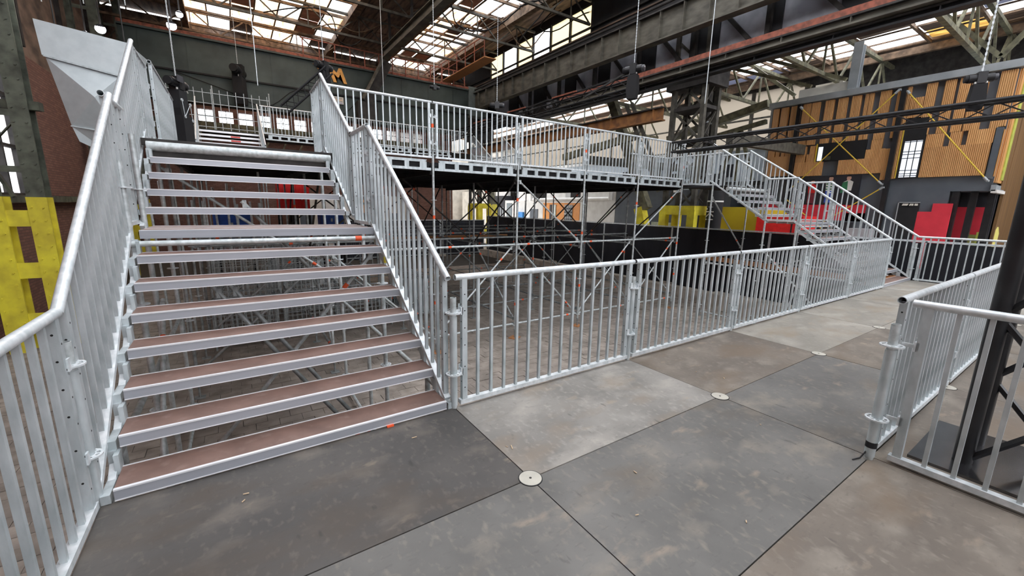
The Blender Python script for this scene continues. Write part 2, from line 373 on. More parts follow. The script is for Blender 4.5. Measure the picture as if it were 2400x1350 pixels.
# aisle roof
AZ = 9.3
ar = struct('ceiling.005', MB().box(13, 18.4, 3.6, 42, AZ+.1, AZ+.16).box(18.4, 19.6, -4, 13, AZ+.1, AZ+.16).box(25.2, 27.4, -16, 42, AZ+.1, AZ+.16), ROOFD)
skylight('ceiling.006', 19.6, 25.2, -4, 13, AZ, 5, 9, (56, 20, 14, 10), (GLASSW, ROOFD, GLASSD, GLASSY), 8)
skylight('ceiling.007', 18.4, 23, 13, 42, AZ, 2, 5, (1,), (GLASSW,), 8)
skylight('ceiling.008', 18.4, 23, -16, -4, AZ, 1, 2, (1,), (GLASSW,), 8)
skylight('ceiling_added', 13.4, 18.2, -16, 3.5, AZ, 1, 3, (1,), (GLASSW,), 8)  # glazing added out of view so more daylight reaches the clad facade
# dark partition between the nave and the aisle, above the crane rails
part = struct('wall_partition', MB().box(13.05, 13.2, -10, 27, 8.05, 9.45).box(13.05, 13.2, -10, 27, 10.7, 11.1).box(13.05, 13.2, -10, 12.4, 9.45, 10.7).box(13.05, 13.2, 21.5, 27, 9.45, 10.7).box(13.05, 13.2, -10, 27, 6.45, 6.75), CURT)
yy = -10.; PAN = [14.9, 12.6, 10.4, 8.0, 5.4, 3.4]
edges = []
for yc in sorted(PAN+[17.5, 20, 22.5]):
    B(13.05, 13.2, yy, yc-.75, 6.75, 8.05).build('partition_sheet', CURT, part); yy = yc+.75
    B(13.1, 13.12, yc-.75, yc+.75, 6.75, 8.05).build('window_pane', PANE, part)
B(13.05, 13.2, yy, 27, 6.75, 8.05).build('partition_sheet', CURT, part)
for k in range(7):
    y = 2.2+2.5*k
    MB().bar((12.98, y, 6.6), (12.98, y+1.3, 8.1), .12, .12).build('partition_brace', STEELD, part)
    MB().bar((12.98, y-.2, 6.4), (12.98, y-.2, 9), .14, .14).build('partition_post', STEELD, part)
for z in (6.62, 8.3, 8.9, 9.6): MB().bar((12.95, -8, z), (12.95, 26, z+.05), .08, .08).build('partition_rail', STEELD, part)
# clerestory openings at the top of the partition
GLASSV = glassy('ivory_window_sheet', (1, .97, .88), .12, (.82, .74, .55))
cl = struct('window_30', MB().box(13.08, 13.12, 12.4, 21.5, 9.45, 9.5).box(13.08, 13.12, 12.4, 21.5, 10.65, 10.7), STEELD)
for k in range(7):
    MB().box(13.0, 13.1, 12.4+1.5*k-.05, 12.4+1.5*k+.05, 9.45, 10.7).build('window_post', STEELD, cl)
    if k < 6: B(13.1, 13.12, 12.46+1.5*k, 12.4+1.5*k+1.45, 9.5, 10.65).build('window_pane', (GLASSV, GLASSV, GLASSW, GLASSV, GLASSW, GLASSV)[k], cl)

def lattice_truss(name, label, cat, p, q, h, n, m, wd=.09, group=None, double=False):
    """a plane truss from p to q (bottom chord), h high"""
    t = thing(name, label, cat, p, 0, group)
    p0 = Vector((0,0,0)); q0 = Vector(q)-Vector(p); up = Vector((0,0,h))
    MB().bar(p0, q0, wd*1.3, wd*1.3).build('bottom_chord', m, t); MB().bar(p0+up, q0+up, wd*1.3, wd*1.3).build('top_chord', m, t)
    for i in range(n):
        a = p0.lerp(q0, i/n); b = p0.lerp(q0, (i+1)/n); c = p0.lerp(q0, (i+.5)/n)
        MB().bar(a, c+up, wd*.7, wd*.7).build('web_member', m, t); MB().bar(c+up, b, wd*.7, wd*.7).build('web_member', m, t)
        if double: MB().bar(c, c+up, wd*.6, wd*.6).build('web_member', m, t)
    return t
for k, y in enumerate((12.4, 16.6, 20.4, 24.4)):
    lattice_truss('roof_truss', 'rusty lattice roof truss under the glazed hall roof, %s from the far gable' % ORDN[3-k], 'truss',
                  (-5.7, y, 9.75), (12.9, y, 9.75), .95, 8, STEEL if k < 3 else BEAMW, .075, 'lattice trusses under the hall roof', True)
for k, (x, lb) in enumerate(((-2.5, 'left edge of the wide skylight'), (4.4, 'right edge of the wide skylight'), (7.6, 'left edge of the narrow skylight'), (11.05, 'edge of the narrow skylight next to the dark sheeting'))):
    tag(MB().bar((x, 9, 10.62), (x, 26.9, 10.62), .3, .34).build('roof_beam', BEAMW), 'brown timber roof beam along the %s' % lb, 'beam', 'timber beams beside the skylights')
t = thing('monorail_beam', 'grey suspended runway beam sloping past the dark roof strip above the crane girder', 'beam', (5.85, 12, 8.9))
MB().box(-.16, .16, 0, 8, -.02, .02).build('bottom_flange', GIRDB, t); MB().box(-.16, .16, 0, 8, .38, .42).build('top_flange', GIRDB, t)
MB().box(-.02, .02, 0, 8, .02, .38).build('web_plate', GIRDB, t)
for y in (1, 4, 7): MB().bar((0, y, .4), (0, y, 1.9), .1, .1).build('hanger', STEELD, t)
# roof walkway beside the narrow skylight
t = thing('roof_walkway', 'narrow rusty walkway with posts and handrail under the narrow skylight', 'walkway', (10.4, 17, 9.1))
B(-.35, .35, 0, 8.5, -.05, 0).build('walkway_plank', WOODT, t)
for k in range(9): MB().bar((-.33, .05+1.05*k, 0), (-.33, .05+1.05*k, .95), .04, .04).build('post', RUST, t)
MB().bar((-.33, 0, .95), (-.33, 8.5, .95), .04, .04).build('handrail', RUST, t)
MB().bar((-.33, 0, .5), (-.33, 8.5, .5), .03, .03).build('knee_rail', RUST, t)
# aisle trusses
for k, y in enumerate((1.2, 5.2, 9.2, 13.5, 19)):
    lattice_truss('aisle_truss', 'yellow-grey lattice truss under the side aisle roof, %s back from the wood-clad building' % ORDN[k], 'truss', (14.3, y, 7.1), (26.9, y, 7.1), 1.7, 4, STEELY, .11, 'lattice trusses of the side aisle', True)
for k, (x, z) in enumerate(((19.6, 8.9), (25.2, 8.9), (15.5, 8.6))):
    tag(MB().bar((x, -4, z), (x, 40, z), .2, .3).build('aisle_beam', BEAMW if k < 2 else STEELY), ('brown beam along the near edge of the side aisle skylight', 'brown beam along the far edge of the side aisle skylight', 'yellow-grey purlin beside the lattice column tops')[k], 'beam')

# ================================================================== GUARD RAILS, POSTS, STAIRS
MESH = {}
def cached(key, fn):
    if key not in MESH: MESH[key] = fn()
    return MESH[key]
def rosette_mesh():
    b = MB(); b.tube((0,0,-.0045), (0,0,.0045), .062, 20, .012); b.tube((0,0,-.0045), (0,0,.0045), .036, 16, .012)
    for k in range(8):
        a = k*PI/4; c, s = math.cos(a), math.sin(a)
        b.bar((c*.034, s*.034, 0), (c*.052, s*.052, 0), .016 if k % 2 else .009, .009)
    return b.mesh('rosette', BRIGHT)
ROS = rosette_mesh()
def post_tube(z0, z1, r=.0245): return cached(('pt', round(z0,3), round(z1,3), r), lambda: _soft(MB().tube((0,0,z0), (0,0,z1), r, 14, .004).mesh('tube', GALVT)))
def _soft(me): soft(me); return me
CLAMP = MB().box(-.012, .012, -.02, .02, -.03, .03).box(.0, .07, -.004, .004, -.012, .012).box(-.016, .016, -.028, -.02, -.012, .05).mesh('rail_clamp', BRIGHT)
HOLES = MB()
for zz in (.16, .34, .52, .66, .8, .93): HOLES.tube((0,-.0206,zz), (0,.0206,zz), .0055, 8).tube((-.0226,0,zz+.05), (.0226,0,zz+.05), .0055, 8)
HOLES = HOLES.mesh('bolt_hole', HOLE)
def rail_post(x, y, z, label, group='galvanised rail posts', h=.91, sub=-.1):
    t = thing('rail_post', label, 'post', (x, y, z), 0, group)
    put('tube', post_tube(sub, h), t); put('sleeve', cached('slv', lambda: _soft(MB().tube((0,0,.02), (0,0,.76), .0295, 14).mesh('sleeve', GALV))), t)
    for zz in (.29, .79): put('rosette', ROS, t, (0, 0, zz))
    return t
def guard_panel(L, loc, rz, label, slope=0., zb=.02, H=1.045, group='galvanised guard rail panels', holes=True, ends=(.07, .05), m=None, light=False):
    """guard rail panel along local +x; slope lifts it along its length"""
    t = thing('guard_rail_panel', label, 'guard rail', loc, rz, group)
    x0, x1 = ends[0], L-ends[1]; k = lambda x: slope*x
    key = (round(L,3), round(slope,3), round(zb,3), round(H,3), ends)
    put('top_rail', cached(('tr',)+key, lambda: _soft(MB().tube((x0-.055,0,zb+H+k(x0-.055)), (x1+.035,0,zb+H+k(x1+.035)), .0245, 14, .004).mesh('top_rail', BRIGHT))), t)
    put('bottom_rail', cached(('br',)+key, lambda: MB().bar((x0-.02,0,zb+.02+k(x0-.02)), (x1+.02,0,zb+.02+k(x1+.02)), .05, .036).mesh('bottom_rail', BRIGHT)), t)
    ep = cached(('ep', round(slope,3), zb, H), lambda: MB().box(-.022, .022, -.02, .02, zb+.03, zb+H-.012).mesh('end_post', GALV))
    for xx in (x0+.02, x1-.02):
        put('end_post', ep, t, (xx, 0, k(xx)))
        if holes: put('bolt_hole', HOLES, t, (xx, 0, zb-.02+k(xx)))
    nb = max(2, int(round((x1-x0-.08)/.123))); bl = cached(('bl', zb, H), lambda: MB().box(-.011, .011, -.012, .012, zb+.03, zb+H-.01).mesh('baluster', GALV))
    for i in range(1, nb):
        xx = x0+.02+(x1-x0-.04)*i/nb
        put('baluster', bl, t, (xx, 0, k(xx)))
    if not light:
        for xx, s in ((x0, -1), (x1, 1)):
            for zz in (.30, .80):
                o = put('rail_clamp', CLAMP, t, (xx, 0, zz+k(xx)), (0, 0, 0 if s > 0 else PI))
    return t

# front edge of the platform: five panels between the two stairs
for i in range(5):
    guard_panel(A, (A*i, 0, 0), 0, 'guard rail panel along the platform edge, %s right of the near stair' % ORDN[i], group='guard rails along the platform edge')
for i in range(6):
    rail_post(A*i, 0, 0, ('galvanised rail post at the foot of the near stair', 'rail post joining the first and second edge panels from the near stair', 'rail post joining the second and third edge panels', 'rail post joining the third and fourth edge panels', 'rail post joining the fourth and fifth edge panels', 'rail post at the near foot of the far stair')[i], 'posts along the platform edge')
rail_post(-2.085, .02, 0, 'galvanised rail post left of the bottom stair tread', 'posts along the platform edge')
rail_post(12.42, .02, 0, 'rail post at the outer foot of the far stair', 'posts along the platform edge')
# left edge
guard_panel(A, (-2.085, .0, 0), -PI/2, 'guard rail panel in the lower left corner, seen almost edge-on', group='left edge guard rails')
guard_panel(A, (-2.085, -A, 0), -PI/2, 'guard rail panel behind the lower left one, at the platform edge', group='left edge guard rails')
# far right edge
for k in range(3):
    guard_panel(A, (12.42, -A*k, 0), -PI/2, 'guard rail panel before the black fence at the far platform edge, %s from the stair' % ORDN[k], group='far edge guard rails', light=True)
# enclosure round the truss tower
ex, ey = A, -2*BY
for k in range(3):
    guard_panel(A, (ex+.06+A*k, ey+.02, 0), 0, 'guard rail panel running behind the black truss tower, %s from the corner post' % ORDN[k], group='tower enclosure rails')
for k in range(2):
    guard_panel(A, (ex+.03, ey-.03-A*k, 0), -PI/2, 'guard rail panel in front of the black truss tower, %s from the corner post' % ORDN[k], group='tower enclosure rails', holes=False)
rail_post(ex-.035, ey-.0, 0, 'galvanised corner post with black tape at its foot, beside the truss tower', 'tower enclosure posts', .93)
cp = [o for o in C.objects if o.name.startswith('rail_post')][-1]
MB().tube((0,0,.085), (0,0,.125), .031, 14).build('black_tape', BLACKM, cp)
MB().bar((0,0,.09), (-.05,.03,.005), .006, .006).bar((-.05,.03,.005), (-.12,.05,.004), .006, .006).build('cable_tie', BLACKM, cp)

RISE, RUN, NY, NZ = .181, .2631, -.01, .074
TRB = MB().box(-.94, .94, .022, .235, -.006, 0).mesh('tread_board', PLY)
def tread_meshes(w):
    hw = w/2
    return (MB().box(-hw, hw, .016, .242, -.012, 0).mesh('tread_board', PLY),
            MB().box(-hw, hw, 0, .006, -.062, -.002).box(-hw, hw, .006, .03, -.062, -.056).mesh('tread_front', ALU),
            MB().box(-hw, hw, -.003, .017, -.006, .003).mesh('tread_nosing', ALUE),
            MB().box(-hw, hw, .242, .252, -.05, .003).mesh('tread_back', ALUE),
            MB().box(-hw, hw, -.002, .006, -.066, -.060).mesh('front_lip', ALUE))
def stair_flight(t, x0, x1, y0, z0, n, side=(1, 1), tm=None):
    """n treads between x0 and x1 (world), nosing of the first at y0, z0; local to thing t at origin"""
    board, front, nose, back, lip = tm; cx = (x0+x1)/2
    for k in range(n):
        y, z = y0+RUN*k, z0+RISE*k
        tr = put('tread', board, t, (cx, y, z))
        put('tread_front', front, tr); put('tread_nosing', nose, tr); put('tread_back', back, tr); put('front_lip', lip, tr)
    for s, x in ((0, x0), (1, x1)):
        d = 1 if s == 0 else -1; xo = x-d*.035
        MB().bar((xo, y0-.05, z0-.20), (xo, y0+RUN*n-.02, z0+RISE*n-.20), .035, .06).build('stringer', BRIGHT, t)
        for k in range(n):
            y, z = y0+RUN*k, z0+RISE*k
            MB().box(xo-.02, xo+.02, y+.0, y+RUN+.02, z-.072, z-.022).box(xo-.02, xo+.02, y+RUN-.02, y+RUN+.03, z-.02, z+RISE-.072).build('step_bracket', GALV, t)
            MB().box(x-d*.012-.012, x-d*.012+.012, y+RUN-.065, y+RUN+.015, z-.02, z+.10).build('hook_plate', GALV, t)
def landing(t, x0, x1, y0, y1, z):
    n = 3; d = (y1-y0)/n
    for k in range(n):
        b = B(x0, x1, y0+d*k+.014, y0+d*(k+1)-.012, z-.012, z).build('deck_board', PLY, t)
        B(x0, x1, y0+d*k-.0, y0+d*k+.014, z-.05, z+.003).build('deck_edge', ALUE, b); B(x0, x1, y0+d*(k+1)-.012, y0+d*(k+1), z-.05, z+.003).build('deck_edge', ALUE, b)
    B(x0, x1, y0-.006, y0, z-.07, z-.002).build('front_plate', ALU, t)

def stair(x0, x1, ux0, ux1, who, near):
    tm = tread_meshes(x1-x0-.13); tmu = tread_meshes(ux1-ux0)
    t = thing('lower_stair_flight', 'lower flight of seven brown plywood treads with aluminium nosings, %s stair' % who, 'stair', (0,0,0), 0, 'stair flights')
    stair_flight(t, x0+.06, x1-.07, NY, NZ, 7, tm=tm)
    if near:
        MB().box(x1-.075, x1-.055, 1.46, 1.50, 1.0, 1.06).build('yellow_sticker', YEL, t); MB().box(-.55, -.50, -.03, -.012, .0, .012).build('marker_tape', ORANGE, t)
    l = thing('stair_landing', 'aluminium and plywood half landing of the %s stair' % who, 'landing', (0,0,0))
    landing(l, x0+.06, x1-.07, 1.835, 2.59, 1.345)
    o = tag(MB().tube((x0-.02, 1.80, 1.235), (x1+.0, 1.80, 1.235), .0245, 14).build('landing_ledger', GALVT, None, True), 'horizontal tube ledger carrying the front of the landing of the %s stair' % who, 'ledger')
    tg = MB().tube((x1-.28, 1.80, 1.235), (x1-.215, 1.80, 1.235), .027, 12).build('marker_tape', ORANGE, o, True)
    t = thing('upper_stair_flight', 'upper flight of four treads reaching the high deck, %s stair' % who, 'stair', (0,0,0), 0, 'stair flights')
    stair_flight(t, ux0, ux1, 2.60, 1.525, 4, tm=tmu)
    o = tag(MB().tube((x0-.03, 3.70, 2.21), (ux1+.08, 3.70, 2.21), .055, 16).build('deck_nosing_beam', GALVT, None, True), 'thick round tube beam along the top edge of the %s stair' % who, 'beam')
    B(x0, ux1+.06, 3.70, 3.74, 2.09, 2.17).build('beam_plate', STEELD, o)
    # guard rails
    lx, rx = (-2.085, -.045) if near else (x0, x1)
    ulx, urx = (-2.17, -.075) if near else (x0, x1)
    nm = (('left', 'right') if near else ('near', 'outer'))
    for xx, ux, sd in ((lx, ulx, nm[0]), (rx, urx, nm[1])):
        g = 'sloping stair guard rails'
        guard_panel(1.93, (xx, .03, 0), PI/2, 'sloping guard rail on the %s side of the lower flight, %s stair' % (sd, who), slope=.688, zb=.055, H=1.03, group=g, ends=(.02, .02), light=True)
        guard_panel(.75, (xx+(ux-xx)*.5, 1.93, 1.345), PI/2, 'short level guard rail on the %s side of the half landing, %s stair' % (sd, who), H=1.06, group='landing guard rails')
        guard_panel(1.60, (ux, 2.66, 1.39), PI/2, 'sloping guard rail on the %s side of the upper flight, %s stair' % (sd, who), slope=.63, zb=.03, H=1.03, group=g, ends=(.02, .02), light=True)
        guard_panel(.94, (ux, 4.26, 2.33), PI/2, 'short guard rail on the %s side of the deck head of the %s stair' % (sd, who), group='deck head guard rails')
    # legs under the stair
    k = 0
    for xx in (x0, x1):
        for yy in (1.84, 2.6, 4.16):
            top = 1.9 if yy < 2 else (2.2 if yy < 3 else 2.36)
            standard(xx, yy, top, 'scaffold standard carrying the %s stair, %s row from the front on its %s side' % (who, ORDN[(1.84,2.6,4.16).index(yy)], nm[0] if xx == x0 else nm[1]), 'standards under the stairs', GALVT)
        if near: standard(xx, .55, .2, 'short scaffold standard under the lowest treads of the near stair, %s side' % nm[0 if xx == x0 else 1], 'standards under the stairs', GALVT)
    y = 1.84
    for z, zl in ((.35, 'upper'), (-1.15, 'lower')):
        ledger((x0, y, z), (x1, y, z), '%s cross ledger under the landing of the %s stair' % (zl, who), 'stair ledgers', GALVT, near)
        for xx, sd in ((x0, nm[0]), (x1, nm[1])):
            ledger((xx, .3, z-.3), (xx, 4.16, z-.3), '%s long ledger on the %s side under the %s stair' % (zl, sd, who), 'stair ledgers', GALVT, False)
    brace((x0+.05, 1.9, -1.2), (x1-.05, 1.9, 1.1), 'diagonal brace under the landing of the %s stair' % who, 'stair braces', GALVT)
    brace((x0+.02, 4.18, 2.0), (x1-.02, 4.18, .4), 'diagonal brace below the deck head of the %s stair' % who, 'stair braces', GALVT)
    brace((x0+.05, .6, -1.3), (x0+.05, 2.6, .6), 'long diagonal brace along the %s side under the %s stair' % (nm[0], who), 'stair braces', GALVT)
    brace((x0+.5, 1.0, -.9), (x1-.3, .5, -1.45), 'low slanting tube under the lowest treads of the %s stair' % who, 'stair braces', DULLT)

PLATE = MB().box(-.075, .075, -.075, .075, 0, .008).tube((0,0,.008), (0,0,.26), .017, 10).tube((0,0,.20), (0,0,.225), .035, 8).mesh('base_jack', DULLT)
SHOE = MB().box(-.12, .12, -.11, .11, -.03, 0).mesh('base_timber', WOODT)
MARK = MB().tube((0,0,-.035), (0,0,.035), .0265, 12).mesh('marker_tape', ORANGE)
HEAD = MB().box(-.028, .028, -.012, .012, -.035, .035).box(.0, .012, -.02, .02, -.05, .05).mesh('wedge_head', DULLT)
def standard(x, y, top, label, group, m=None, marks=(), pad=False, ros=True):
    m = m or DULLT
    t = thing('scaffold_standard', label, 'scaffold post', (x, y, GZ+.005), 0, group); h = top-GZ
    put('tube', cached(('st', round(h,2), m.name), lambda: _soft(MB().tube((0,0,.2), (0,0,h), .0245, 10).mesh('tube', m))), t)
    put('base_jack', PLATE, t)
    if pad: put('base_timber', SHOE, t, (.01, .02, .012), (0, 0, random.uniform(-.5, .5)))
    if ros:
        z = .33
        while z < h-.05: put('rosette', ROS, t, (0, 0, z)); z += .5 if h < 3 else .98
    for z in marks: put('marker_tape', MARK, t, (0, 0, z-GZ))
    return t
def ledger(p, q, label, group, m=None, mark=True):
    m = m or DULLT
    p = Vector(p); q = Vector(q); d = q-p; L = d.length
    t = thing('scaffold_ledger', label, 'ledger', p, math.atan2(d.y, d.x), group)
    put('tube', cached(('lg', round(L,2), m.name), lambda: _soft(MB().tube((.04,0,0), (L-.04,0,0), .0242, 10).mesh('tube', m))), t)
    put('wedge_head', HEAD, t, (.045,0,0)); put('wedge_head', HEAD, t, (L-.045,0,0), (0,0,PI))
    if mark: put('marker_tape', MARK, t, (.36 if random.random() < .5 else L-.36, 0, 0), (0, PI/2, 0))
    return t
def brace(p, q, label, group, m=None, mark=True):
    m = m or DULLT
    t = thing('scaffold_brace', label, 'brace', p, 0, group); d = Vector(q)-Vector(p)
    MB().tube((0,0,0), d, .021, 10).build('tube', m, t, True)
    n = d.normalized()
    for f in (.03, .97): MB().box(-.02, .02, -.02, .02, -.045, .045).build('coupler', m, t).location = d*f
    if mark: MB().tube(d*.82, d*.82+n*.06, .0235, 10).build('marker_tape', ORANGE, t, True)
    return t
stair(-2.07, 0, -2.05, -.20, 'near', True)
stair(10.35, 12.42, 10.42, 12.35, 'far', False)

# ================================================================== THE HIGH DECK AND ITS SCAFFOLD
DZ = 2.42
DY0, DY1 = 5.2, 13.48
dk = thing('high_deck', 'large black-edged scaffold deck above the pit, joining both stairs', 'deck', (0,0,0))
for i in range(-1, 5):
    for k in range(4):
        B(A*i+.01, A*(i+1)-.01, DY0+.03+A*k, DY0+A*(k+1)-.01, DZ-.05, DZ).build('deck_panel', BLACKM, dk)
for i in range(-1, 6):
    if i < 5: B(A*i+.01, A*(i+1)-.01, DY1, 14.55, DZ-.05, DZ).build('deck_panel', BLACKM, dk)
    B(A*i-.03, A*i+.03, DY0+.06, DY1, DZ-.22, DZ-.05).build('deck_joist', BLACKM, dk)
for k in range(13): B(-2.07, 10.35, DY0+.3+.66*k, DY0+.36+.66*k, DZ-.14, DZ-.05).build('cross_joist', BLACKM, dk)
for (xa, xb, lb) in ((-2.15, .0, 'near'), (10.35, 12.42, 'far')):
    t = thing('deck_head', 'black platform at the head of the %s stair' % lb, 'deck', (0,0,0))
    B(xa, xb, 3.76, 5.2, DZ-.16, DZ-.12).build('deck_panel', BLACKM, t); B(xa, xb, 3.74, 3.78, DZ-.2, DZ-.12).build('edge_strip', STEELD, t)
    if lb == 'far': B(xa, xb, 5.2, 7.3, DZ-.075, DZ-.03).build('deck_panel', BLACKM, t)
# slotted edge beams, one per bay, and the guard rails above them
def edge_beam_mesh():
    z0, z1 = DZ-.145, DZ+.06; b = MB(); L = A
    b.prism([(.12, z1), (L-.12, z1), (L-.16, z1-.05), (.16, z1-.05)], 'y', -.02, .02)
    b.box(.04, L-.04, -.022, .022, z0, z0+.05)
    xs = [.20+(L-.40)*k/5 for k in range(6)]
    for k, x in enumerate(xs):
        wv = .07 if k in (0, 5) else .045
        b.box(x-wv, x+wv, -.018, .018, z0+.04, z1-.04)
    return b.mesh('slotted_web', GALV)
EB = edge_beam_mesh(); EBB = MB().box(.05, A-.05, .04, .06, DZ-.14, DZ+.02).mesh('back_plate', BLACKM)
for i in range(5):
    t = thing('edge_beam', 'galvanised deck edge beam with five slots, %s bay from the near stair' % ORDN[i], 'beam', (A*i, DY0, 0), 0, 'slotted deck edge beams')
    put('slotted_web', EB, t); put('back_plate', EBB, t)
    guard_panel(A, (A*i, DY0-.03, DZ+.07), 0, 'high deck guard rail panel above the pit, %s from the near stair' % ORDN[i], group='guard rails of the high deck')
for i in range(1, 6):
    standard(A*i, DY0-.03, 3.42 if i < 5 else 3.38, 'tall orange-taped front standard rising above the deck, %s from the near stair' % ORDN[i-1], 'front standards of the high deck', GALVT,
             marks=(3.18-.06*i, 1.55-.2*i, -.45) if i % 2 else (1.75, -.72), pad=True)
standard(0, DY0, 2.3, 'front scaffold standard beside the upper flight of the near stair', 'front standards of the high deck', GALVT)
# left arm rail, far rail of the deck
for k in range(4):
    guard_panel(A, (-2.12, DY0+A*k, DZ), PI/2, 'guard rail panel on the left side of the high deck, %s behind the near stair' % ORDN[k], group='left guard rails of the high deck', light=True)
for k in range(1):
    guard_panel(A, (12.42, DY0, DZ), PI/2, 'guard rail on the outer side of the far deck head', group='guard rails at the far deck head', light=True)
guard_panel(A, (10.35, 7.3, DZ), 0, 'guard rail closing the back of the far deck head', group='guard rails at the far deck head', light=True)
# forest of standards, ledgers and braces under the deck
for k in range(1, 5):
    for i in range(0, 6):
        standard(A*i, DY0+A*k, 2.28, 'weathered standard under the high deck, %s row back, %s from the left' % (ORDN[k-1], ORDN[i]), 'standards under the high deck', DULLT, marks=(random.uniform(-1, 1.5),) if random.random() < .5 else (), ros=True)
for k in range(5):
    y = DY0+A*k
    for i in range(0, 5):
        for z, zl in ((.72, 'upper'), (-1.22, 'lower')):
            front = k == 0
            ledger((A*i, y, z), (A*(i+1), y, z), ('%s front ledger between the tall standards, %s bay from the near stair' % (zl, ORDN[i])) if front else '%s weathered cross ledger under the high deck, %s row back, %s bay from the left' % (zl, ORDN[k-1], ORDN[i]),
                   'front ledgers of the high deck' if front else 'cross ledgers under the high deck', GALVT if front else DULLT)
for k in range(4):
    for i in range(0, 6):
        for z, zl in ((.60, 'upper'), (-1.10, 'lower')):
            ledger((A*i, DY0+A*k, z), (A*i, DY0+A*(k+1), z), '%s lengthwise ledger under the high deck, %s bay back, %s line from the left' % (zl, ORDN[k], ORDN[i]), 'lengthwise ledgers under the high deck', DULLT, random.random() < .5)
FB = [(2, 1, .75, 2.2, -1), (2, 0, -1.2, .7, -1), (4, 1, .75, 2.2, 1), (4, 0, -1.2, .7, 1), (0, 0, -1.2, .7, -1), (3, 0, -1.2, .7, 1), (1, 0, -1.2, .7, 1)]
for (i, tier, za, zb_, s) in FB:
    p, q = ((A*i+.05, DY0+.04, zb_), (A*(i+1)-.05, DY0+.04, za)) if s < 0 else ((A*i+.05, DY0+.04, za), (A*(i+1)-.05, DY0+.04, zb_))
    brace(p, q, 'diagonal brace in the front row under the deck, %s tier of the %s bay' % ('upper' if tier else 'lower', ORDN[i]), 'front braces of the high deck', GALVT)
for k in range(1, 5):
    for i in range(0, 5):
        if (i+k) % 2 == 0 or k == 1:
            s = 1 if (i+k) % 4 < 2 else -1
            xa, xb = (A*i+.05, A*(i+1)-.05) if s > 0 else (A*(i+1)-.05, A*i+.05)
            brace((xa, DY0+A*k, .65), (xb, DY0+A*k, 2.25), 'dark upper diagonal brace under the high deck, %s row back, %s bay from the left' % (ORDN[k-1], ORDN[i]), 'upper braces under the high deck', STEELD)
            if k < 3: brace((xb, DY0+A*k+.05, -1.15), (xa, DY0+A*k+.05, .6), 'grey lower diagonal brace under the high deck, %s row back, %s bay from the left' % (ORDN[k-1], ORDN[i]), 'lower braces under the high deck', DULLT)
for i in (0, 2, 4, 5):
    for k in (0, 2):
        brace((A*i, DY0+A*k+.05, -1.1), (A*i, DY0+A*(k+1)-.05, .6), 'low lengthwise brace under the high deck, %s bay back, %s line from the left' % (ORDN[k], ORDN[i]), 'lengthwise braces under the high deck', DULLT)
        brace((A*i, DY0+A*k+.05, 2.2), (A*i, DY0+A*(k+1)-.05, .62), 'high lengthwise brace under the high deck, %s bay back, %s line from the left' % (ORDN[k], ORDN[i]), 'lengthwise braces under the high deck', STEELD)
# rear terrace, one storey step higher, with two short stairs
TZ = 4.25
TY = 17.2
t = thing('rear_terrace', 'higher scaffold terrace behind the high deck', 'deck', (0,0,0))
for i in range(-1, 5): B(A*i+.01, A*(i+1)-.01, TY+.04, TY+2.0, TZ-.06, TZ).build('deck_panel', BLACKM, t)
for i in range(0, 4):
    o = put('slotted_web', EB, t, (A*i, TY+.02, TZ-DZ-.06))
for i in range(0, 5):
    guard_panel(A if i < 4 else 1.0, (A*i-.1, TY, TZ), 0, 'distant guard rail panel on the rear terrace, %s from its left stair' % ORDN[i], group='rear terrace guard rails', holes=False, light=True)
for i in range(0, 5):
    standard(A*i-.1, TY+.06, TZ-.08, 'distant standard under the front edge of the rear terrace, %s from the left' % ORDN[i], 'standards under the rear terrace', DULLT, ros=False)
for i in range(0, 2): standard(-2.1+1.9*i, TY+.12, TZ-.08, 'distant standard under the %s side of the left rear terrace stair' % ('left', 'right')[i], 'standards under the rear terrace', DULLT, ros=False)
def small_stair(x0, x1, lb, up):
    t = thing('terrace_stair', 'short stair up to the rear terrace, %s' % lb, 'stair', (0,0,0), 0, 'rear terrace stairs')
    f = MB().box(x0, x1, 0, .006, -.07, 0).mesh('tread_front', ALUE); b = MB().box(x0, x1, .006, .25, -.03, -.003).mesh('tread', STEELD)
    rt = MB().box(.2, .5, -.004, .0, -.06, -.01).mesh('marker_tape', REDT)
    for k in range(10):
        y, z = TY-.2631*(10-k), DZ+.176*(k+1)
        o = put('tread', b, t, (0, y, z)); put('tread_front', f, o)
        if k in (7, 8) and up: put('marker_tape', rt, o, (-1.35, 0, 0))
    for x in (x0, x1): MB().bar((x, TY-2.65, DZ+.02), (x, TY-.06, TZ-.1), .04, .14).build('stringer', GALV, t)
    for x, sd in ((x0, 'left'), (x1, 'right')):
        guard_panel(2.62, (x, TY-2.66, DZ), PI/2, '%s sloping guard rail of the terrace stair %s' % (sd, lb), slope=.68, zb=.1, H=1.03, group='rear terrace stair rails', ends=(.02, .02), holes=False, light=True)
small_stair(-2.13, -.18, 'straight behind the near stair', True)
small_stair(9.35, 11.3, 'far right beyond the middle rails', False)
for k in range(2): guard_panel(A, (7.6, 10.0+A*k, DZ), PI/2, 'guard rail panel across the high deck, %s before the rear right stair' % ORDN[k], group='cross rails on the high deck', holes=False, light=True)

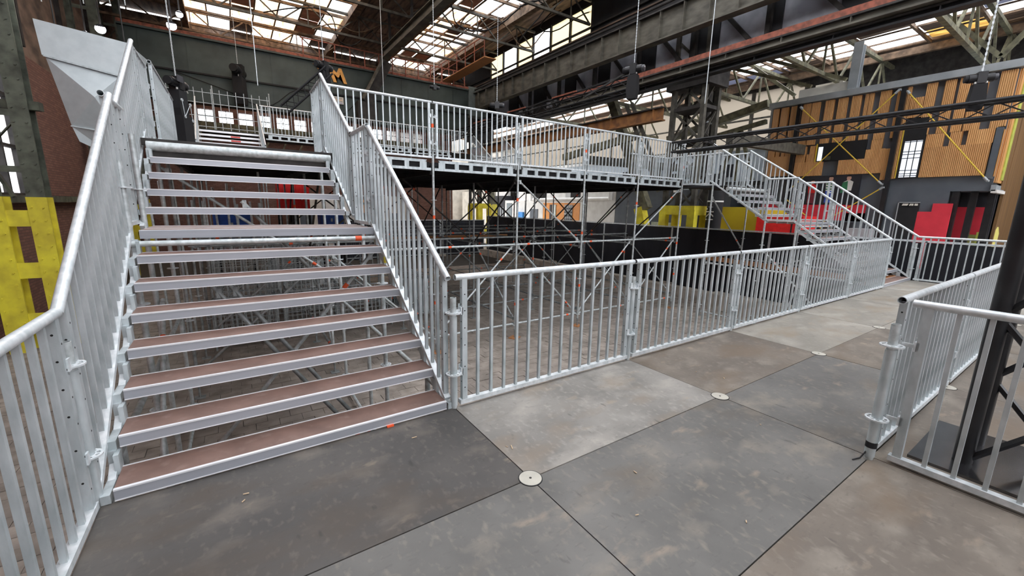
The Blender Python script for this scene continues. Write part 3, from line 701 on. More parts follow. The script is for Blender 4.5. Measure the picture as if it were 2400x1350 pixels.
# ================================================================== HALL STEELWORK AND MACHINERY
RIVET = MB().tube((0,0,0), (0,-.022,0), .02, 6, r2=.012)
def riveted_column(x, y, h, label, rz=0., zt=1.6):
    t = thing('steel_column', label, 'column', (x, y, GZ), rz, 'riveted columns along the left wall')
    for s, hw in ((-1, .17), (1, .135)):
        for (za, zb, m, nm) in ((0, zt-GZ, YEL, 'yellow_leg'), (zt-GZ, h, STEELG, 'leg')):
            if s < 0 and m is STEELG: hw = .08
            c = s*.32; e = .012 if m is YEL else 0
            b = MB().box(c-hw-e, c+hw+e, -.16-e, -.13, za, zb).box(c-hw-e, c+hw+e, .13, .16, za, zb).box(c-.012, c+.012, -.13, .13, za, zb)
            b.build(nm, m, t)
            r = MB(); z = za+.12
            while z < min(zb-.05, 7.5):
                for q in (-hw+.05, hw-.05): r.tube((c+q, -.16-e, z), (c+q, -.185-e, z), .018, 6)
                z += .26
            r.build('rivet_row', m, t)
    z = .5; k = 0
    while z < h-.5:
        m = YEL if z < zt-GZ-.2 else STEELG
        B(-.19, .22, -.15, -.13, z, z+(.32 if m is YEL else .12)).build('batten_plate', m, t)
        if m is STEELG and k % 2: MB().bar((-.26, -.1, z+.35), (.2, -.1, z+.95), .07, .02).build('lattice_bar', m, t)
        z += 1.05; k += 1
    return t
riveted_column(-4.90, 9.66, 12.5, 'twin-legged riveted column left of the near stair, green above and yellow at the foot', -.05)
riveted_column(-5.3, 20.0, 12.5, 'second riveted column along the left wall, far behind the hanging duct')
riveted_column(-5.3, 25.2, 12.5, 'third riveted column along the left wall, near the brick gable')
tag(MB().bar((-6, 9.9, 3.35), (-4.3, 9.6, 3.35), .16, .16).bar((-5.6, 9.9, 3.3), (-5.0, 9.9, 1.6), .12, .05).build('wall_bracket', STEELG), 'short green steel bracket between the riveted column and the left wall', 'bracket')
tag(MB().bar((-5.75, 10.2, 1.55), (-5.75, 20, 1.55), .12, .18).build('wall_rail', STEELG), 'green steel rail along the brick wall at the height of the column paint line', 'rail')
tag(MB().tube((-5.7, 10.6, 3.55), (-5.7, 12.0, 3.2), .05, 10).build('tube_light', WHITE, None, True), 'white fluorescent tube fixed slanting on the brick wall beside the duct', 'lamp')

# galvanised air duct
t = thing('air_duct', 'pale galvanised sheet air duct with folded hopper hanging beside the left stair rail', 'duct', (-3.40, 9.4, 2.3))
b = MB(); vx = lambda x, y, z: (x+3.40, y-9.4, z-2.3)
b.add([vx(*p) for p in ((-4.02,9,4.20),(-2.95,9,4.02),(-2.80,10.1,4.02),(-4.02,10.1,4.20),(-4.05,9,4.80),(-2.78,9,4.66),(-2.62,10.1,4.66),(-4.05,10.1,4.80))],
      [(0,1,5,4),(1,2,6,5),(2,3,7,6),(3,0,4,7),(4,5,6,7)]); b.build('duct_box', DUCT, t)
b = MB()
b.add([vx(*p) for p in ((-3.98,9.02,4.17),(-2.98,9.02,4.0),(-3.36,8.80,3.52),(-3.80,9.05,2.98),(-3.1,9.05,2.90),(-2.9,10,4.0),(-3.98,10,4.17),(-3.78,9.8,2.98),(-3.05,9.8,2.90))],
      [(0,1,2),(0,2,3),(2,4,3),(1,4,2),(1,5,8,4),(5,6,7,8),(6,0,3,7)]); b.build('hopper', DUCT, t)
b = MB(); b.add([vx(*p) for p in ((-3.80,9.05,2.97),(-3.1,9.05,2.89),(-3.05,9.8,2.89),(-3.78,9.8,2.97),(-3.74,9.1,2.70),(-3.25,9.3,2.42),(-3.1,9.8,2.42),(-3.7,9.8,2.66))],
      [(0,1,5,4),(1,2,6,5),(2,3,7,6),(3,0,4,7),(4,5,6,7)]); b.build('outlet', DUCT, t)
MB().bar(vx(-4.0,8.99,4.185), vx(-2.96,8.99,4.01), .03, .03).bar(vx(-3.81,9.03,2.975), vx(-3.1,9.03,2.895), .025, .02).build('flange', GALV, t)
for x in (-3.9, -2.9): MB().tube(vx(x, 9.6, 4.7), vx(x, 9.6, 11.1), .012, 6).build('hanger_rod', STEELD, t)

# crane girder across the hall
GY = 22.
t = thing('crane_girder', 'long grey-green crane bridge girder spanning the hall before the brick gable', 'crane', (0, GY, 0))
B(-4.6, 11.6, -.25, .25, 6.05, 8.62).build('web_plate', GIRD, t); B(-4.6, 11.6, -.42, .42, 8.62, 8.7).build('top_flange', GIRD, t)
B(-4.6, 11.6, -.40, .40, 5.97, 6.05).build('bottom_flange', GIRD, t); B(11.6, 12.9, -.35, .35, 7.2, 8.9).build('end_carriage', mat('pale_grey_carriage', (.16,.19,.18), .6), t)
MB().bar((-4.6, -.33, 7.18), (11.6, -.33, 7.22), .09, .07).build('cable_tray', BLACKM, t)
MB().bar((-4.6, -.3, 8.78), (11.6, -.3, 8.78), .08, .14).build('crane_rail', RUST, t)
for k in range(10): MB().box(-4+1.62*k-.015, -4+1.62*k+.015, -.27, -.25, 6.05, 8.6).build('stiffener', GIRD, t)
for k in range(13): MB().bar((2.3+.75*k, -.38, 8.7), (2.3+.75*k, -.38, 9.6), .05, .05).build('rail_post', RUST, t)
MB().bar((2.2, -.38, 9.6), (11.5, -.38, 9.6), .05, .05).build('handrail', RUST, t)
def text_obj(s, size, m, parent, loc, rot, depth=.02, shear=0., bold=0.):
    cu = bpy.data.curves.new('lettering', 'FONT'); cu.body = s; cu.size = size; cu.extrude = depth; cu.align_x = 'CENTER'; cu.align_y = 'CENTER'; cu.shear = shear; cu.offset = bold
    ob = bpy.data.objects.new('tmp', cu); C.objects.link(ob)
    me = bpy.data.meshes.new_from_object(ob.evaluated_get(bpy.context.evaluated_depsgraph_get())); bpy.data.objects.remove(ob)
    me.materials.clear(); me.materials.append(m)
    o = put('lettering', me, parent, loc, rot); return o
text_obj('YM', .95, LOGO, t, (3.70, -.30, 8.12), (PI/2, 0, 0), .03, -.35, .035)
B(3.0, 4.1, -.34, -.30, 6.75, 7.1).build('notice', ORD2, t)
for k in range(4): B(3.05, 4.05, -.345, -.34, 6.79+.075*k, 6.81+.075*k).build('notice_line', (BLUEP, STEELD, LOGO, STEELD)[k], t)
# slanting crane arm in front of the girder
t = thing('crane_strut', 'dark slanting plate girder leaning across the crane bridge beside the orange lettering', 'beam', (5.2, 21.32, 6.9))
MB().bar((0,0,0), (1.25, .2, 2.3), .5, .42, (0, 1, 0)).build('web_plate', STEELD, t); MB().bar((-.28,-.24,.1), (.98, -.05, 2.4), .09, .55, (0, 1, 0)).build('flange_plate', GIRDB, t)
B(-.5, .55, -.25, .25, -1.0, .05).build('foot_block', STEELD, t)

def plate_girder(name, label, x, y0, y1, z0, z1, m, step, wd=.34, railm=None):
    t = thing(name, label, 'beam', (x, y0, 0)); L = y1-y0
    B(-.03, .03, 0, L, z0+.04, z1-.04).build('web_plate', m, t); B(-wd/2, wd/2, 0, L, z1-.05, z1).build('top_flange', STEELD, t); B(-wd/2, wd/2, 0, L, z0, z0+.05).build('bottom_flange', m, t)
    y = .4
    while y < L: B(-wd/2+.02, wd/2-.02, y-.012, y+.012, z0+.05, z1-.05).build('stiffener', m, t); y += step
    if railm: MB().bar((-.1, 0, z1+.08), (-.1, L, z1+.08), .1, .16).build('crane_rail', railm, t)
    return t
plate_girder('runway_girder', 'upper brown-grey crane runway girder with stiffeners along the dark sheeting', 12.1, -4, 24, 7.55, 8.55, GIRDB, .95, .36)
plate_girder('runway_girder', 'lower crane runway girder topped by a red rail, in front of the lattice column', 12.1, -8, 13.2, 6.24, 6.48, GIRDB, 1.6, .3, RUST)
plate_girder('runway_girder', 'black lower girder running behind the red railed one', 12.3, -8, 18, 6.03, 6.22, CURT, 2., .3)
plate_girder('runway_girder', 'orange-brown beam running low towards the far gable behind the lighting truss', 12.72, 7.9, 25, 4.95, 5.45, ORB, 2.2, .3)
tag(MB().tube((12.05, 2, 8.75), (12.05, 24, 8.75), .05, 8).build('handrail_tube', STEELD, None, True), 'dark handrail tube above the upper runway girder', 'rail')

def lattice_column(x, y, label, base=True):
    t = thing('lattice_column', label, 'column', (x, y, -1.3), 0, 'lattice columns between nave and aisle')
    w, d = .62, .42
    for sx in (-1, 1):
        for sy in (-1, 1):
            MB().bar((sx*d, sy*w, 2.9), (sx*d, sy*w, 9.2), .16, .16).build('leg', STEEL, t)
            MB().bar((sx*d, sy*w, 0), (sx*d, sy*w, 2.9), .3, .24).build('yellow_leg', YEL, t)
    for z in (1.0, 2.7): B(-d-.1, d+.1, -w-.12, w+.12, z, z+.35).build('batten_plate', YEL, t)
    for k in range(5):
        z = 3.0+1.2*k
        for sx in (-1, 1):
            MB().bar((sx*d, -w, z), (sx*d, w, z+1.2), .09, .03, (1,0,0)).build('lattice_bar', STEEL, t); MB().bar((sx*d, w, z), (sx*d, -w, z+1.2), .09, .03, (1,0,0)).build('lattice_bar', STEEL, t)
        for sy in (-1, 1): MB().bar((-d, sy*w, z), (d, sy*w, z+1.2), .08, .03).build('lattice_bar', STEEL, t)
        B(-d-.06, d+.06, -w-.06, w+.06, z-.06, z+.06).build('tie_plate', STEELD, t)
    B(-d-.2, d+.2, -w-.25, w+.25, 7.3, 8.0).build('column_head', STEELD, t)
    return t
lattice_column(13.5, 7.1, 'massive rusty lattice column with yellow foot behind the fence, nearest the wood-clad building')
lattice_column(13.5, 23.6, 'second rusty lattice column with yellow foot, far back near the gable')
t = thing('raking_leg', 'raking steel leg with yellow foot beyond the fence, beside the orange doors', 'column', (15, 9.55, -1.3))
MB().bar((0, .55, 2.9), (0, 3.3, 8.4), .42, .34, (1,0,0)).build('leg', STEELY, t); MB().bar((0, 0, 0), (0, .95, 2.95), .46, .38, (1,0,0)).build('yellow_foot', YEL, t)
t = thing('raking_leg', 'far raking steel leg with yellow foot seen between the scaffold standards', 'column', (15, 23.2, -1.3))
MB().bar((0, .95, 2.9), (0, 3.3, 8.4), .42, .34, (1,0,0)).build('leg', STEELY, t); MB().bar((0, 0, 0), (0, .95, 2.95), .46, .38, (1,0,0)).build('yellow_foot', YEL, t)
for k, (y, z) in enumerate(((5.9, 4.2), (13.2, 4.0), (23.2, 4.3))):
    tag(MB().bar((14.0, y, z), ((20.0 if k == 0 else 21.7), y, z+.1), .25, .4).build('cross_girder', STEEL), ('brown cross girder from the near lattice column into the aisle', 'brown cross girder in the aisle between the two lattice columns', 'brown cross girder from the far lattice column into the aisle')[k], 'beam')
tag(MB().bar((13.0, 9.4, 4.6), (13.0, 13.9, 4.1), .25, .3).build('wind_brace', STEELY), 'olive slanting wind brace left of the near lattice column', 'brace')
tag(MB().bar((12.85, 7.6, 2.3), (12.85, 9.6, 5.9), .08, .14).bar((12.85, 7.9, 2.3), (12.85, 9.9, 5.9), .08, .14).build('twin_brace', STEEL), 'pair of thin brown struts leaning against the near lattice column', 'brace')
for k, x in enumerate((15.6, 16.1)):
    o = tag(MB().tube((x, 7.9, 2.9), (x, 7.9, 7.0), .13, 12).build('drain_pipe', STEELD, None, True), ('left dark downpipe beside the near lattice column', 'right dark downpipe beside the near lattice column')[k], 'pipe', 'twin dark downpipes')
    MB().tube((x, 7.9, 7.0), (x+.9, 7.5, 7.9), .12, 12).build('pipe_bend', STEELD, o, True); MB().tube((x, 7.9, 5.2), (x, 7.9, 5.26), .145, 12).build('pipe_collar', GREYP, o)
# yellow-grey portal braces at the left end of the wood-clad building
t = thing('portal_frame', 'yellow-grey steel frame with raking braces left of the wood-clad building', 'frame', (20.6, 7.9, 4.3))
MB().bar((-.4,-.2,2.3), (-.4,5.2,1.3), .3, .34).build('top_beam', STEELY, t); MB().bar((-.4,-.2,1.5), (-.4,5.2,.7), .2, .2).build('lower_beam', STEELY, t)
MB().bar((-.4, 2.6, 1.3), (-.4, 2.6, -5.6), .26, .26).build('rear_leg', STEELD, t)
for q in ((0,.1,0),(0,1.0,-.3),(0,1.9,0)): MB().bar((-.4, 1.0, 1.35), (-.4+q[0], q[1], -1.2), .14, .14, (1,0,0)).build('raking_brace', STEELY, t)
t = thing('roof_steel_post', 'bare grey steel post standing on the roof of the wood-clad building', 'post', (20.3, 4.5, 6.6))
B(-.14, .14, -.02, .02, 0, 1.7).build('web_plate', GREYP, t); B(-.15, -.12, -.16, .16, 0, 1.75).build('flange', GREYP, t); B(.12, .15, -.16, .16, 0, 1.65).build('flange', GREYP, t)
tag(MB().box(20.3, 21.5, 4.7, 6.5, 6.6, 6.95).box(20.6, 21.2, 5.0, 6.0, 6.95, 7.1).build('tarpaulin_bundle', CREAM), 'pale bundle of sheeting lying on the roof of the wood-clad building', 'bundle')
for k, (ya, yb) in enumerate(((2.6, 0.6), (-.9, .6), (9.5, 6.8))):
    tag(MB().bar((20.6, ya, 9.1), (20.6, yb, 6.85), .14, .14).build('roof_strut', STEELY), ('olive roof strut falling towards the middle of the clad building roof', 'olive roof strut rising right above the clad building roof', 'olive roof strut left above the clad building roof')[k], 'brace')
for k, (ya, yb) in enumerate(((9.6, 5.6), (8.0, 4.4))):
    tag(MB().bar((19.2, ya, 8.5), (19.2, yb, 6.75), .13, .13).build('roof_strut', STEELY), ('upper long olive strut crossing before the aisle skylight', 'lower long olive strut crossing before the aisle skylight')[k], 'brace')

# ---------------------------------------------------------------- black trusses and hoists
def box_truss(name, label, p, q, s, r, n, m, group=None, rw=None):
    p = Vector(p); q = Vector(q); t = thing(name, label, 'truss', p, 0, group); d = (q-p); L = d.length; n_ = d.normalized()
    up = Vector((0,0,1)) if abs(n_.z) < .9 else Vector((0,1,0)); a = n_.cross(up).normalized()*(s/2); b = a.cross(n_).normalized()*(s/2)
    cs = [a+b, a-b, -a-b, -a+b]
    for c in cs: MB().tube(c, c+d, r, 10).build('chord', m, t, True)
    rw = rw or r*.42
    for f in range(4):
        c0, c1 = cs[f], cs[(f+1) % 4]
        for k in range(n):
            u0, u1 = d*(k/n), d*((k+1)/n)
            pa, pb = (c0+u0, c1+u1) if (k+f) % 2 == 0 else (c1+u0, c0+u1)
            put('lacing', cached(('lc', name, n, round(L,2), k, f, round(p.x,2)), lambda: MB().tube(pa, pb, rw, 5).mesh('lacing', m)), t)
    return t
tw = box_truss('truss_tower', 'black box truss tower standing inside the guard rail enclosure', (2.70, -2.64, .02), (2.70, -2.64, 6.4), .40, .047, 13, BLACK, rw=.02)
MB().box(-.42, .42, -.42, .42, -.02, .0).build('base_plate', mat('polished_base_plate', (.16,.16,.17), .18, .9), tw)
for sx in (-.2, .2):
    for sy in (-.2, .2): MB().tube((sx, sy, 0), (sx, sy, .09), .045, 12).build('chord_foot', STEELD, tw)
box_truss('lighting_truss', 'long black box truss hung level in front of the wood-clad building', (9.0, -4.6, 3.28), (9.0, 4.6, 3.28), .25, .032, 22, BLACK, rw=.011)
box_truss('lighting_truss', 'second black box truss hung along the hall in front of the orange-brown beam', (9.0, 6.2, 5.30), (9.0, 19.2, 5.30), .36, .032, 22, BLACKM, rw=.014)
MB().tube((-.2, 0, .4), (-.2, 13, .4), .02, 6)
for k in range(7): tag(MB().bar((8.78, 7+1.5*k, 5.5), (8.78, 8.3+1.5*k, 5.46+.06*(k % 2)), .05, .05).build('truss_cable', RUST if k % 2 else BLACKM), ('%s loose cable run along the second black truss from its near end' % ORDN[k]), 'cable', 'cables on the second truss')
t2 = box_truss('lighting_truss', 'black box truss rising slanting behind the left side of the high deck', (.25, 12.0, 4.35), (1.55, 12.0, 5.65), .26, .028, 8, BLACKM)

def hoist(x, y, z, top, label, s=1., bag=True, arm=False, rz=0.):
    t = thing('chain_hoist', label, 'hoist', (x, y, z), rz, 'black chain hoists')
    b = MB(); b.tube((-.24*s,0,.0), (.24*s,0,0), .105*s, 14); b.box(-.09*s,.09*s,-.12*s,.12*s,-.14*s,.14*s); b.build('motor', BLACK, t, True)
    MB().tube((.24*s,0,0), (.31*s,0,0), .085*s, 14).build('motor_cap', mat_grey, t, True); MB().tube((-.31*s,0,0), (-.24*s,0,0), .09*s, 14).build('motor_cap', BLACKM, t, True)
    MB().box(.25*s, .312*s, -.04*s, .04*s, .02*s, .05*s).build('label_plate', WHITE, t)
    ch = MB(); k = 0; zz = .12*s
    ln = .045
    while zz < top-z and k < 160: ch.box(-.012 if k % 2 else -.004, .012 if k % 2 else .004, -.004 if k % 2 else -.012, .004 if k % 2 else .012, zz, zz+ln); zz += ln*.85; k += 1
    if zz < top-z: ch.tube((0,0,zz), (0,0,top-z), .008, 5)
    ch.build('load_chain', BRIGHT, t)
    if bag:
        b = MB(); b.prism([(-.13*s,-.15*s), (.13*s,-.15*s), (.16*s,-.55*s), (.12*s,-.8*s), (-.12*s,-.8*s), (-.16*s,-.55*s)], 'y', -.11*s, .11*s); b.build('chain_bag', BLACKM, t)
        MB().bar((-.1*s,-.05,-.1*s), (-.1*s,-.05,-.2*s), .02, .03).bar((.1*s,-.05,-.1*s), (.1*s,-.05,-.2*s), .02, .03).build('bag_strap', WHITE, t)
    if arm: MB().bar((-.2*s,0,-.05), (-1.5*s,0,-.55), .05, .05).build('stay_arm', STEELD, t)
    return t
mat_grey = mat('grey_motor_cap', (.07, .07, .08), .4)
h = hoist(-2.02, 8.0, 3.82, 10.6, 'black chain hoist with hanging chain bag behind the left stair rail, lowest of the hoists', .85, rz=1.1)
B(-.14, .14, -.13, .13, -1.45, -.6).build('chain_pile', BLACKM, h)
for (xx, zz) in ((-.12,-.32), (.12,-.36), (-.08,-.62), (.14,-.66)): MB().tube((xx, -.14, zz), (xx, -.12, zz), .028, 10, .012).build('shackle', BRIGHT, h)
MB().tube((-.12,-.13,-.32), (-.08,-.13,-.62), .006, 5).tube((.12,-.13,-.36), (.14,-.13,-.66), .006, 5).tube((-.08,-.13,-.62), (.12,-.13,-.36), .006, 5).build('wire_sling', BRIGHT, h)
MB().box(-.2, -.02, -.14, -.13, .0, .12).build('control_box', mat_grey, h); MB().tube((.15, 0, .1), (.32, 0, -.1), .012, 6).build('control_cable', WHITE, h)
hoist(1.42, 12, 5.75, 10.6, 'black chain hoist hung before the orange lettering of the crane girder', 1.0, rz=.6)
hoist(5.1, 12, 5.75, 10.6, 'small black chain hoist above the joint of the first two high deck panels', .6, False)
hoist(8.0, 12.4, 5.62, 10.6, 'black chain hoist lying level above the second and third high deck panels', .95, False, rz=-.5)
hoist(8.6, 5.9, 5.52, 10.6, 'black chain hoist with a stay arm at the near end of the second truss', 1.0, True, True, -1.2)
hoist(9.0, -1.02, 3.80, 9, 'black chain hoist sitting on the level truss before the clad building', .62, True, rz=-1.1)
hoist(-.55, GY-1.0, 7.4, 10.6, 'large bagged black hoist in front of the crane girder, left of the lettering', 1.8, rz=1.2)
for k, (x, y, z0) in enumerate(((-.4, 12, 4.9), (4.5, 16, 6.0), (10.2, 4.6, 4.6))):
    tag(MB().tube((x, y, z0), (x, y, 10.6), .012, 5).build('hanging_wire', BRIGHT), ('thin steel wire hanging before the crane girder', 'thin steel wire hanging past the dark roof strip', 'thin steel wire hanging before the near lattice column')[k], 'wire')
# floodlights
def flood(x, y, z, label, s=1.):
    t = thing('floodlight', label, 'lamp', (x, y, z), 0, 'floodlights under the left eave')
    s *= .72; b = MB(); b.tube((0,.02,0), (0,.22*s,.05), .17*s, 14, r2=.07*s); b.build('lamp_housing', BLACKM, t, True); MB().tube((0,0,0), (0,.02,0), .16*s, 14).build('lamp_lens', LAMP, t)
    MB().bar((0,.1,.1), (0,.1,11-z), .03, .03).build('hanger', STEELD, t)
flood(-3.92, 14, 6.2, 'bright round floodlight under the dark eave above the duct, right of a smaller one')
flood(-4.25, 14, 6.0, 'smaller bright floodlight under the dark eave above the duct', .7)
flood(-2.1, 10, 5.45, 'glaring floodlight at the top of the left hoist chain', .8)
flood(-1.95, 10.4, 5.85, 'second glaring floodlight just above the one on the left hoist chain', .6)
flood(-2.55, 24, 6.95, 'tiny bright lamp on the brick gable below the crane girder', .6)
for k in range(7):
    tag(MB().tube((-5.6+.42*k, 12+.5*(k % 3), 6.3+.3*(k % 2)), (-5.75+.42*k, 12.4+.5*(k % 3), 10.9), .012, 5).build('hanging_wire', BRIGHT), 'thin pale wire hanging from the dark eave above the duct, %s from the left' % ORDN[k], 'wire', 'thin wires under the left eave')
# loose cables below the roof
def cable(name, label, pts, r=.02, m=None):
    cu = bpy.data.curves.new(name, 'CURVE'); cu.dimensions = '3D'; cu.bevel_depth = r; cu.bevel_resolution = 1; cu.resolution_u = 6
    sp = cu.splines.new('BEZIER'); sp.bezier_points.add(len(pts)-1)
    for b, q in zip(sp.bezier_points, pts): b.co = q; b.handle_left_type = b.handle_right_type = 'AUTO'
    ob = bpy.data.objects.new('tmp', cu); C.objects.link(ob)
    me = bpy.data.meshes.new_from_object(ob.evaluated_get(bpy.context.evaluated_depsgraph_get())); bpy.data.objects.remove(ob)
    me.materials.clear(); me.materials.append(m or BLACKM)
    return tag(put(name, me), label, 'cable')
cable('festoon_cable', 'dark cable sagging in front of the lower half of the crane girder', [(-3,21.6,7.15),(-1,21.65,6.6),(.4,21.65,6.15),(2.2,21.6,7.15),(3.6,21.65,6.15),(5,21.6,7.15)])
rc = random.Random(4)
for k in range(9):
    x0 = -2+1.5*k; y0 = 13+rc.random()*8
    cable('roof_cable', 'dark loose cable slung below the hall roof, %s from the left' % ORDN[k], [(x0+rc.uniform(-.5,.5), y0+rc.uniform(-1.5,1.5)*j, 10.3-rc.random()*.8) for j in range(1)] + [(x0+1.1*j, y0+rc.uniform(-1.6,1.6), 10.5-rc.random()*1.0) for j in range(1,5)], .028, (BLACKM, BEAMW)[k % 2])

# ================================================================== WOOD-CLAD BUILDING ON THE RIGHT
bd = thing('clad_building', 'two storey building clad in orange slats and dark grey panels behind the fence', 'building', (20, 0, -1.3))
H0 = 1.3
def bx(x0, x1, y0, y1, z0, z1): return B(x0, x1, y0, y1, z0+H0, z1+H0)
bx(.10, 6.8, 1.0, 7.42, -1.3, 6.3).build('core_wall', BGREY, bd)
bx(.10, 6.8, 0.02, 1.0, 2.43, 6.3).build('overhang', BGREY, bd)
bx(1.4, 6.8, 0.02, 1.0, -1.3, 2.43).build('recess_wall', BDARK, bd)
bx(-.12, 6.9, -.06, 7.5, 6.28, 6.52).build('roof_edge', GREYP, bd)
bx(.0, .10, 7.36, 7.46, 3.0, 6.3).build('corner_trim', GREYP, bd)
def slat(y0, y1, z0, z1, m=None, d=.0, nm='slat_panel'): return bx(-.02-d, .10, min(y0,y1), max(y0,y1), z0, z1).build(nm, m or SLAT, bd)
TOPZ, MZ, LZ = 6.24, 4.47, 3.17
# upper band, boards between grey gaps (y falls from left to right)
up = [(7.33,7.09,MZ-.01),(7.00,6.70,MZ-.01),(6.59,6.31,MZ-.01),(6.12,5.81,4.45),(5.77,5.48,4.5),(5.28,4.97,4.5),(4.83,4.51,4.5),(4.36,4.06,4.5),(3.93,3.82,4.5),(3.79,3.67,4.5),(3.46,3.14,MZ),(2.95,2.83,MZ),
      (2.67,2.57,2.93),(2.16,1.89,MZ),(1.69,1.41,MZ),(1.32,1.06,MZ),(1.02,.64,MZ),(.40,.05,MZ)]
for (a, b, z) in up: slat(a, b, z, TOPZ)
slat(2.55, 2.18, 5.12, 5.82)
# filled lower ends below the gaps
for (a, b, z0, z1) in ((1.05,.985,3.0,6.2),): pass
# lower band
low = [(7.33,6.30,3.22,4.10),(7.33,7.04,4.10,4.45),(6.99,6.84,4.10,4.45),(6.76,6.62,4.10,4.45),(6.58,6.30,4.10,4.45),
       (6.12,5.05,LZ,3.77),(6.12,5.74,3.77,4.44),(5.70,5.36,3.77,4.10),(5.60,5.36,4.10,4.44),
       (4.47,3.02,LZ,3.76),(3.62,3.02,3.76,4.10),(3.48,3.14,4.10,4.46),(3.02,2.86,2.9,3.16),(3.02,2.86,3.16,4.08),
       (1.90,.26,2.95,4.0),(1.90,1.44,4.0,4.46),(1.28,1.06,4.0,4.46),(.86,.24,4.0,4.47),(1.06,.99,4.0,4.46),
       (.05,.03,2.9,4.4),(.20,.05,4.47,4.5)]
for q in low: slat(*q)
bx(-.03, .08, .06, .22, 2.83, 4.48).build('grey_strip', BGREY, bd)
for yy in (6.215, 2.75): bx(-.16, .0, yy-.075, yy+.075, -1.3, 6.24).build('steel_post', BLACK, bd)
# wide window with a white corner, tall barred window
f = bx(-.03, .06, 3.63, 5.32, 3.76, 4.5).build('window', BLACKM, bd); bx(-.05, -.03, 5.10, 5.26, 3.79, 4.36).build('lit_pane', emit('daylit_pane', (.86,.92,1), .95), f)
bx(-.04, -.02, 5.31, 5.36, 3.74, 4.5).build('window_reveal', YELB, f); bx(-.06, -.03, 4.78, 4.98, 3.8, 3.95).build('seat_back', mat('dim_seat', (.07,.07,.05)), f)
f = bx(-.03, .06, 1.92, 2.54, 2.95, 5.08).build('window', BLACKM, bd)
bx(-.045, -.03, 1.97, 2.46, 2.97, 4.28).build('lit_pane', emit('daylit_pane_tall', (.84,.90,1), .95), f)
for zz in (3.02, 3.1, 3.22, 3.66, 3.8, 3.9, 4.25): bx(-.06, -.045, 1.96, 2.47, zz-.012, zz+.012).build('glazing_bar', BLACKM, f)
for yy in (2.13, 2.3): bx(-.06, -.045, yy-.012, yy+.012, 2.97, 4.28).build('glazing_bar', BLACKM, f)
bx(-.04, -.02, 2.54, 2.58, 2.95, 4.9).build('window_reveal', YELB, f)
# ground floor: mural, red fields, door
mu = bx(-.03, .10, 3.62, 6.1, 1.95, 3.15).build('mural_board', BDARK, bd)
def figure(y, head, shirt, trousers, z0, s=1., stripes=None, sleeve=None):
    b = MB(); b.prism([(y+.13*s*math.cos(k*PI/6)*.62, z0+1.02*s+.1*s*math.sin(k*PI/6)+H0) for k in range(12)], 'x', -.036, -.03); b.build('printed_head', head, mu)
    b = MB(); b.prism([(y+.09*s*math.cos(k*PI/6), z0+1.08*s+.08*s*math.sin(k*PI/6)+H0) for k in range(0,7)], 'x', -.037, -.036); b.build('printed_hair', BLACKM, mu)
    MB().prism([(y-.14*s,z0+.5*s+H0),(y+.14*s,z0+.5*s+H0),(y+.17*s,z0+.86*s+H0),(y+.05*s,z0+.93*s+H0),(y-.05*s,z0+.93*s+H0),(y-.17*s,z0+.86*s+H0)], 'x', -.035, -.03).build('printed_shirt', shirt, mu)
    if stripes:
        for k in range(3): MB().prism([(y-.15*s,z0+(.55+.11*k)*s+H0),(y+.15*s,z0+(.55+.11*k)*s+H0),(y+.15*s,z0+(.60+.11*k)*s+H0),(y-.15*s,z0+(.60+.11*k)*s+H0)], 'x', -.037, -.035).build('printed_stripe', stripes, mu)
    if sleeve: MB().prism([(y,z0+.45*s+H0),(y+.24*s,z0+.4*s+H0),(y+.2*s,z0+.84*s+H0),(y+.02*s,z0+.9*s+H0)], 'x', -.038, -.035).build('printed_shield', sleeve, mu)
    MB().prism([(y-.14*s,z0+.0+H0),(y+.14*s,z0+.0+H0),(y+.14*s,z0+.5*s+H0),(y-.14*s,z0+.5*s+H0)], 'x', -.035, -.03).build('printed_trousers', trousers, mu)
figure(4.00, SKIN, WHITE, BDARK, 2.02, .98, None, GREENP); figure(4.62, SKIN, WHITE, BLUEP, 2.02, .98, GREENP); figure(5.28, SKIN, REDC, mat('printed_maroon', (.25,.03,.05)), 1.98, .9)
for (a, b, z0, z1) in ((7.3,3.3,1.28,1.93),(4.0,3.3,1.28,1.6),(3.3,2.72,.2,.95),(7.3,4.2,-.2,1.2),(1.75,.85,-.4,1.70),(1.35,.85,1.70,2.0)): slat(a, b, z0, z1, RED, -.01, 'red_panel')
slat(6.2, 3.25, .1, 1.26, BGREY, .0, 'grey_panel'); slat(5.2, 3.6, .3, 1.22, BDARK, .01, 'dark_opening')
d = bx(-.05, .1, 1.72, 2.28, -1.3, 2.02).build('door', BLACKM, bd)
bx(-.06, -.04, 2.28, 2.31, -1.3, 2.05).build('door_frame', GREYP, d); bx(-.06, -.04, 1.69, 2.31, 2.02, 2.05).build('door_frame', GREYP, d)
sg = bx(-.07, -.05, 1.72, 2.20, 1.90, 2.0).build('door_sign', BLACKM, bd)
for k, (a, b, t_) in enumerate(((2.19,2.03,.03),(1.98,1.94,.02),(1.92,1.86,0),(1.83,1.74,0))): MB().prism([(b+0,1.915+H0),(a,1.915+H0),(a-t_,1.99+H0),(b-t_,1.99+H0)], 'x', -.078, -.07).build('sign_letter', ORD2, sg)
